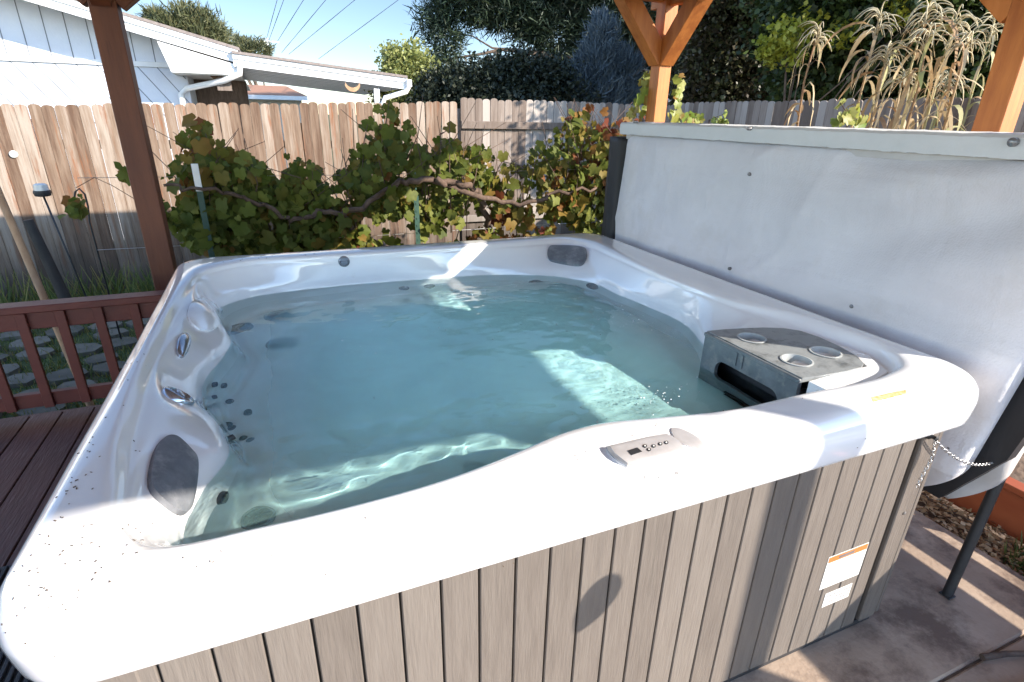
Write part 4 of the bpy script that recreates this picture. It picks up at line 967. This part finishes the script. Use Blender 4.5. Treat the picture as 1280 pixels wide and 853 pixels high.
# rake board and roof
def rakeseg(xa,xb,y0,y1,z_off0,z_off1,name,mt):
    za,zb=zr(xa),zr(xb); v=[(xa,y0,za+z_off0),(xb,y0,zb+z_off0),(xb,y0,zb+z_off1),(xa,y0,za+z_off1),(xa,y1,za+z_off0),(xb,y1,zb+z_off0),(xb,y1,zb+z_off1),(xa,y1,za+z_off1)]
    return MB().add(v,[(0,1,2,3),(7,6,5,4),(0,4,5,1),(1,5,6,2),(2,6,7,3),(3,7,4,0)]).build(name,mt,hs)
xe=rk0.x
RY=HY-.55
z4=hw(300,72,RY)
rakeseg(-6.5,xe,RY,RY+.03,-.12,.02,'rake_board','whitepaint'); rakeseg(-6.5,xe,RY-.02,RY,-.02,.045,'rake_trim','whitepaint')
rakeseg(-6.5,xe+.02,RY-.03,HY+6,.047,.085,'roof','shingle'); rakeseg(-6.5,xe,RY+.03,HY+.0,-.05,-.03,'soffit','whitepaint')
# boxed eave return
MB().prism([(xe-.95,zr(xe-.95)-.14),(xe-.02,zr(xe)-.14),(xe-.02,zr(xe)-.26),(xe-.85,zr(xe)-.26)],RY+.001,RY+.028,Matrix(((1,0,0,0),(0,0,1,0),(0,1,0,0),(0,0,0,1)))).build('eave_return','whitepaint',hs)
MB().box(xe-.85,xe,RY+.03,HY+6,zr(xe)-.275,zr(xe)-.262).build('soffit','soffit',hs)
# patio roof
q0=hw(290,66,RY); q1=hw(508,97,RY-.0); q0z=q0.z; q1z=q1.z
def slab_(xa,za,xb,zb,y0,y1,o0,o1,name,mt): 
    v=[(xa,y0,za+o0),(xb,y0,zb+o0),(xb,y0,zb+o1),(xa,y0,za+o1),(xa,y1,za+o0),(xb,y1,zb+o0),(xb,y1,zb+o1),(xa,y1,za+o1)]
    return MB().add(v,[(0,1,2,3),(7,6,5,4),(0,4,5,1),(1,5,6,2),(2,6,7,3),(3,7,4,0)]).build(name,mt,hs)
slab_(q0.x,q0z,q1.x,q1z,RY-.04,RY,-.17,-.02,'fascia','whitepaint'); slab_(q0.x,q0z,q1.x,q1z,RY-.06,RY-.04,-.075,-.015,'fascia_trim','whitepaint')
slab_(q0.x,q0z,q1.x,q1z,RY-.08,RY+4.5,-.014,.02,'patio_roof','shingle'); slab_(q0.x,q0z,q1.x,q1z,RY,RY+4.2,-.15,-.13,'patio_ceiling','whitepaint')
mb=MB()
for k in range(9): 
    y=RY+.4+k*.45; v0=Vector((q0.x,y,q0z-.1505)); v1=Vector((q1.x,y,q1z-.1505)); mb.beam(v0,v1,.012,.003,upv=(0,0,1),bev=0)
mb.build('ceiling_joint','groove',hs)
MB().box(q1.x-.02,q1.x+.06,RY-.10,RY+4.2,q1z-.14,q1z-.03,bev=.01).build('gutter','whitepaint',hs)
pp=[(q1.x+.02,RY-.05,q1z-.12),(q1.x-.02,RY-.05,q1z-.2),(q1.x-.35,RY-.02,q1z-.30),(q1.x-.40,RY,q1z-.40),(q1.x-.40,RY,-.2)]
MB().tube(pp,.038,8).build('downspout','whitepaint',hs,True)
pp=[(xe+.0,RY-.03,zr(xe)-.10),(xe-.02,RY-.03,zr(xe)-.24),(xe-.25,RY+.1,zr(xe)-.34),(xe-.75,HY-.1,zr(xe)-.44),(xe-.84,HY-.07,zr(xe)-.52),(xe-.84,HY-.07,-.2)]
MB().tube(pp,.042,8).build('downspout','whitepaint',hs,True)
MB().box(q1.x-.50,q1.x-.42,RY+.02,RY+.10,-.2,q1z-.17).build('patio_post','whitepaint',hs)
tag(MB().box(-1.9,6,5.3,13,-.29,-.255).build('neighbour_patio','paleconcrete'),kind='structure')
# dark board wall beside the house, bird house, moon ornament, far roof
MB().box(xr+.02,xr+.75,HY+.6,HY+.7,-.3,2.0).build('side_wall','bark',hs)
bh=thing('bird_house','small grey wooden bird house hanging under the patio roof','bird house',tuple(hw(440/1,112,HY-.4)))
p=hw(280,104,HY-.35); mb=MB(); mb.prism([(-.09,-.10),(.09,-.10),(.09,.05),(0,.13),(-.09,.05)],-.06,.06,Matrix(((1,0,0,p.x),(0,0,1,p.y),(0,1,0,p.z),(0,0,0,1)))); 
bh.location=p; mb2=mb.build('box','fencegrey',bh); MB().lathe([(.018,0),(.018,.004)],Matrix.Translation((p.x,p.y-.066,p.z+.0))@Matrix.Rotation(-PI/2,4,'X'),12).build('entrance','black',bh)
MB().beam(p+Vector((-.12,0,.04)),p+Vector((0,0,.16)),.14,.012,upv=(0,1,0)).beam(p+Vector((.12,0,.04)),p+Vector((0,0,.16)),.14,.012,upv=(0,1,0)).build('lid','fence',bh)
p=ony(441,112,5.16)
mb=MB(); R=.085; pts=[]; outr=[(R*math.cos(q),R*math.sin(q)) for q in np.linspace(rad(195),rad(350),16)]; inr=[(.0+R*.92*math.cos(q)*1.02,.032+R*.86*math.sin(q)) for q in np.linspace(rad(350),rad(195),16)]
mb.prism(outr+inr,-.01,.01,Matrix(((1,0,0,p.x),(0,0,1,p.y),(0,1,0,p.z+.06),(0,0,0,1)))); tag(mb.build('moon_ornament','stick'),'tan crescent-shaped ornament standing on the fence top','ornament')
MB().tube([(p.x,p.y,1.6),(p.x,p.y,p.z-.02)],.005,6)
fr=thing('far_house','low house with a brown shingled roof and white gutter seen under the patio roof','house',(1.5,18,-.3))
a=ony(300,108,17); b2=ony(375,109,17); c=ony(300,121,17)
MB().box(a.x-.3,b2.x,17,18.8,-.3,c.z-.02).build('wall','soffit',fr); MB().add([(a.x-.5,16.7,c.z+.06),(b2.x+.15,16.7,c.z+.06),(b2.x-.3,19,a.z+.12),(a.x-.5,19,a.z+.12),(a.x-.5,16.7,c.z),(b2.x+.15,16.7,c.z),(b2.x-.3,19,a.z+.02),(a.x-.5,19,a.z+.02)],[(0,1,2,3),(7,6,5,4),(0,4,5,1),(1,5,6,2),(2,6,7,3),(3,7,4,0)]).build('roof','shinglebrown',fr)
MB().box(a.x-.5,b2.x+.15,16.6,16.7,c.z-.06,c.z+.05).build('gutter','whitepaint',fr)
# blue shed beyond the fence
sd=thing('garden_shed','dark blue shed with white trim behind the fence and post','shed',(6,9,-.3))
SY=8.5; a=ony(795,88,SY); b2=ony(858,108,SY); e=ony(945,108,SY)
MB().prism([(a.x-1.2,-.3),(e.x,-.3),(e.x,b2.z-.15),(b2.x,b2.z-.1),(a.x,a.z-.08),(a.x-1.2,a.z-.7)],0,.1,Matrix(((1,0,0,0),(0,0,1,SY),(0,1,0,0),(0,0,0,1)))).build('wall','shedblue',sd)
mb=MB(); mb.beam(Vector((a.x,SY-.1,a.z)),Vector((b2.x+.1,SY-.1,b2.z-.05)),.03,.07,upv=(0,1,0)); mb.beam(Vector((b2.x+.05,SY-.1,b2.z-.05)),Vector((e.x,SY-.1,b2.z-.07)),.03,.06,upv=(0,1,0)); mb.build('trim','whitepaint',sd)
p=ony(868,130,SY); MB().box(p.x-.04,p.x+.02,SY-.03,SY-.004,.5,b2.z-.25).box(p.x-.04,p.x+.75,SY-.03,SY-.004,b2.z-.33,b2.z-.27).build('window_frame','whitepaint',sd)
v=[(a.x,SY-.25,a.z+.03),(b2.x+.1,SY-.25,b2.z-.02),(b2.x+.1,SY+3,b2.z-.02),(a.x,SY+3,a.z+.03),(a.x-1.4,SY-.25,a.z-.75),(a.x-1.4,SY+3,a.z-.75)]
MB().add(v+[(x,y,z-.04) for x,y,z in v],[(0,1,2,3),(4,0,3,5),(6,9,8,7),(10,11,9,6),(0,6,7,1),(4,10,6,0)]).build('roof','shingle',sd)

# ------------------------------------------------------------------ trees
gl='trees and bushes beyond the fences'
tree('pine_tree','small sunlit pine showing above the gable roof at upper left',(-3.2,26,-.3),tuple(ony(240,30,26)),.22,[pb(235,30,26,.7,.55),pb(208,32,26,.7,.35),pb(258,36,26,.5,.5),pb(196,26,26,.35,.25),pb(250,50,26,.9,.5),pb(272,48,26,.3,.5)],420,22,.13,.30,.05,'farpine',31,'needle',group=gl,upb=.5)
tree('pine_tree','tiny treetop just above the roof right of the sunlit pine',(0,30,-.3),tuple(ony(300,62,30)),.15,[pb(289,55,30,.35,.5),pb(315,62,30,.8,.35),pb(300,66,30,1.2,.4)],160,22,.12,.26,.05,'farpine',32,'needle',group=gl,upb=.5)
tree('poplar_tree','yellow-green sunlit tree between the patio roof and the big pine',(4.6,16,-.3),tuple(ony(515,100,16)),.16,[pb(506,104,9.6,.42,.40),pb(498,124,9.6,.42,.32),pb(516,88,9.6,.34,.38),pb(498,74,9.6,.22,.12),pb(486,68,9.6,.12,.08),pb(520,130,9.6,.5,.36)],800,22,.09,.07,.05,'poplar',33,group=gl)
# the big pine
t=thing('big_pine_tree','huge dark pine with spreading limbs filling the sky beyond the fence','tree',(5.6,11.5,-.3),0,gl)
PY_=11.5
blobs=[pb(545,20,PY_,.45,.4),pb(575,5,PY_,.7,.5),pb(600,-40,PY_,1.3,.9),pb(555,45,PY_,.38,.33),pb(552,78,PY_,.42,.35),pb(558,105,PY_,.5,.4),pb(640,10,PY_,.8,.42),pb(690,30,PY_,.8,.5),pb(730,20,PY_,.9,.7),pb(660,35,PY_,.55,.3),pb(620,20,PY_,.45,.25),pb(740,65,PY_,.75,.6),pb(690,60,PY_,.35,.25),pb(780,20,PY_,1.0,.8),pb(760,-50,PY_,2.0,1.1),pb(840,-20,PY_,1.5,1.2),pb(680,-50,PY_,1.6,.9),pb(840,60,PY_+1,1.0,.9),pb(780,90,PY_+1,.9,.6)]
crown('crown',blobs,3600,26,.10,.19,.028,'pine',t,41,'needle',upb=.15,shellf=.25)
mb=MB(); tp=[ony(x,y,PY_+.2) for x,y in [(800,125),(795,60),(780,0),(770,-60)]]; mb.tube([Vector((tp[0].x,tp[0].y,-.3))]+tp,[.3,.27,.24,.2,.15],10)
for pts,r1 in [([(795,70),(740,80),(690,70),(650,64),(628,62),(600,68),(560,74)],.09),([(628,62),(612,74),(598,82)],.03),([(790,90),(730,80),(690,86),(678,92)],.06),([(780,20),(700,10),(620,-5),(560,5)],.08),([(650,64),(615,60),(590,45),(560,40)],.03)]:
    P=[ony(x,y,PY_-.1) for x,y in pts]; mb.tube(P,[r1*(1-.8*i/(len(P)-1)) for i in range(len(P))],7)
mb.build('trunk','bark',t,True)
tree('dense_bush','almost black bushy hedge just behind the middle of the fence',(4.6,9.0,-.3),tuple(ony(640,110,9)),.08,[pb(560,112,9,.55,.33),pb(600,104,9,.6,.38),pb(650,98,9,.7,.42),pb(700,104,9,.7,.4),pb(620,125,9,1.0,.4),pb(700,130,9,1.0,.4),pb(748,110,9,.4,.4),pb(540,128,9,.4,.25)],1500,24,.09,.085,.05,'hedge',42,group=gl,shellf=.3)
tree('shrub','dry pinkish-brown shrub behind the dark hedge under the pine limbs',(6,13,-.3),tuple(ony(680,85,13)),.08,[pb(670,82,13,.8,.3),pb(710,78,13,.7,.3),pb(640,90,13,.6,.25)],260,22,.10,.09,.05,'litter',43,group=gl)
tree('spruce_tree','pale blue-grey spruce with upright feathery branches behind the fence',(5.6,8.6,-.3),tuple(ony(752,40,8.6)),.08,[pb(752,45,8.6,.22,.32),pb(750,75,8.6,.38,.4),pb(735,100,8.6,.36,.4),pb(775,95,8.6,.36,.42),pb(755,120,8.6,.6,.4),pb(728,118,8.6,.3,.35)],900,26,.06,.16,.022,'spruce',44,'needle',group=gl,upb=1.1,shellf=.4)
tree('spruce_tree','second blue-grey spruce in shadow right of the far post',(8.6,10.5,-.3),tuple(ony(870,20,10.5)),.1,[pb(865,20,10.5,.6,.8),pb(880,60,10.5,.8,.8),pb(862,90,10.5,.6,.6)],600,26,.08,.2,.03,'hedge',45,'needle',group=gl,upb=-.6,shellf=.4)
tree('leafy_tree','dark reddish-green tree over the side fence left of the lone corn stalk',(8.2,6.2,-.3),tuple(ony(950,40,6.2)),.14,[pb(930,70,6.4,.9,.7),pb(960,20,6.4,1.0,.8),pb(900,100,6.6,.7,.5),pb(990,95,6.0,.8,.5),pb(930,-30,6.4,1.4,.8),pb(870,120,7.2,.5,.3)],2300,22,.11,.085,.06,'maroonleaf',46,group=gl,shellf=.3)
tree('leafy_tree','broad dark green tree with sunlit yellow sprays behind the corn',(7.4,3.6,-.3),tuple(ony(1060,30,3.8)),.14,[pb(1060,60,3.8,.9,.8),pb(1120,20,3.4,1.1,.9),pb(1040,0,4.2,1.0,.7),pb(1180,60,3.0,1.0,.9),pb(1080,110,3.6,.9,.5),pb(1240,20,2.8,1.0,1.0),pb(1150,-30,3.2,1.5,.9),pb(1010,90,4.6,.6,.5)],2900,22,.11,.085,.06,'darkleaf',47,group=gl,shellf=.3)
tree('yellow_shrub','bright yellow-green sunlit sprays hanging beside the lone corn stalk',(5.6,3.6,-.3),tuple(ony(985,60,3.6)),.03,[pb(970,45,3.5,.16,.12),pb(985,65,3.5,.22,.12),pb(1045,45,3.2,.14,.12),pb(960,68,3.6,.16,.07),pb(1000,30,3.5,.2,.10),pb(1140,10,2.6,.2,.08)],85,14,.05,.07,.05,'yellowleaf',48,group=gl,limbs=6)
tree('leafy_tree','tall dark tree mass rising behind the far post above the blue shed',(9,13,-.3),tuple(ony(800,30,13)),.2,[pb(820,60,13,1.5,1.0),pb(900,30,13,1.8,1.6),pb(1000,30,12,2,1.8),pb(830,10,13,1.5,1.2),pb(1120,40,10,3,2.0)],1500,22,.2,.15,.10,'hedge',49,group=gl,shellf=.3)
# power lines and their pole
pw=thing('power_line','set of thin power lines rising over the patio roof with a distant pole','power line',(6,70,-.3))
for (x0,y0,x1,y1) in [(332,62,362,-20),(338,66,392,-20),(352,66,424,-20),(361,68,468,-20),(398,74,525,-20),(330,60,352,-20)]:
    a=ony(x0,y0,70); b2=ony(x1,y1,14); P=[a.lerp(b2,k/10)-Vector((0,0,.5*4*(k/10)*(1-k/10)*0)) for k in range(11)]; P.append(b2+(b2-a)*.12)
    MB().tube(P,[.022]*5+[.014]*4+[.009]*3,5).build('wire','groove',pw)
a=ony(333,48,70); MB().tube([(a.x,70,-.3),(a.x,70,a.z)],.14,8).beam((a.x-1.2,70,a.z-.3),(a.x+1.2,70,a.z-.3),.12,.12).build('utility_pole','whitepaint',pw)
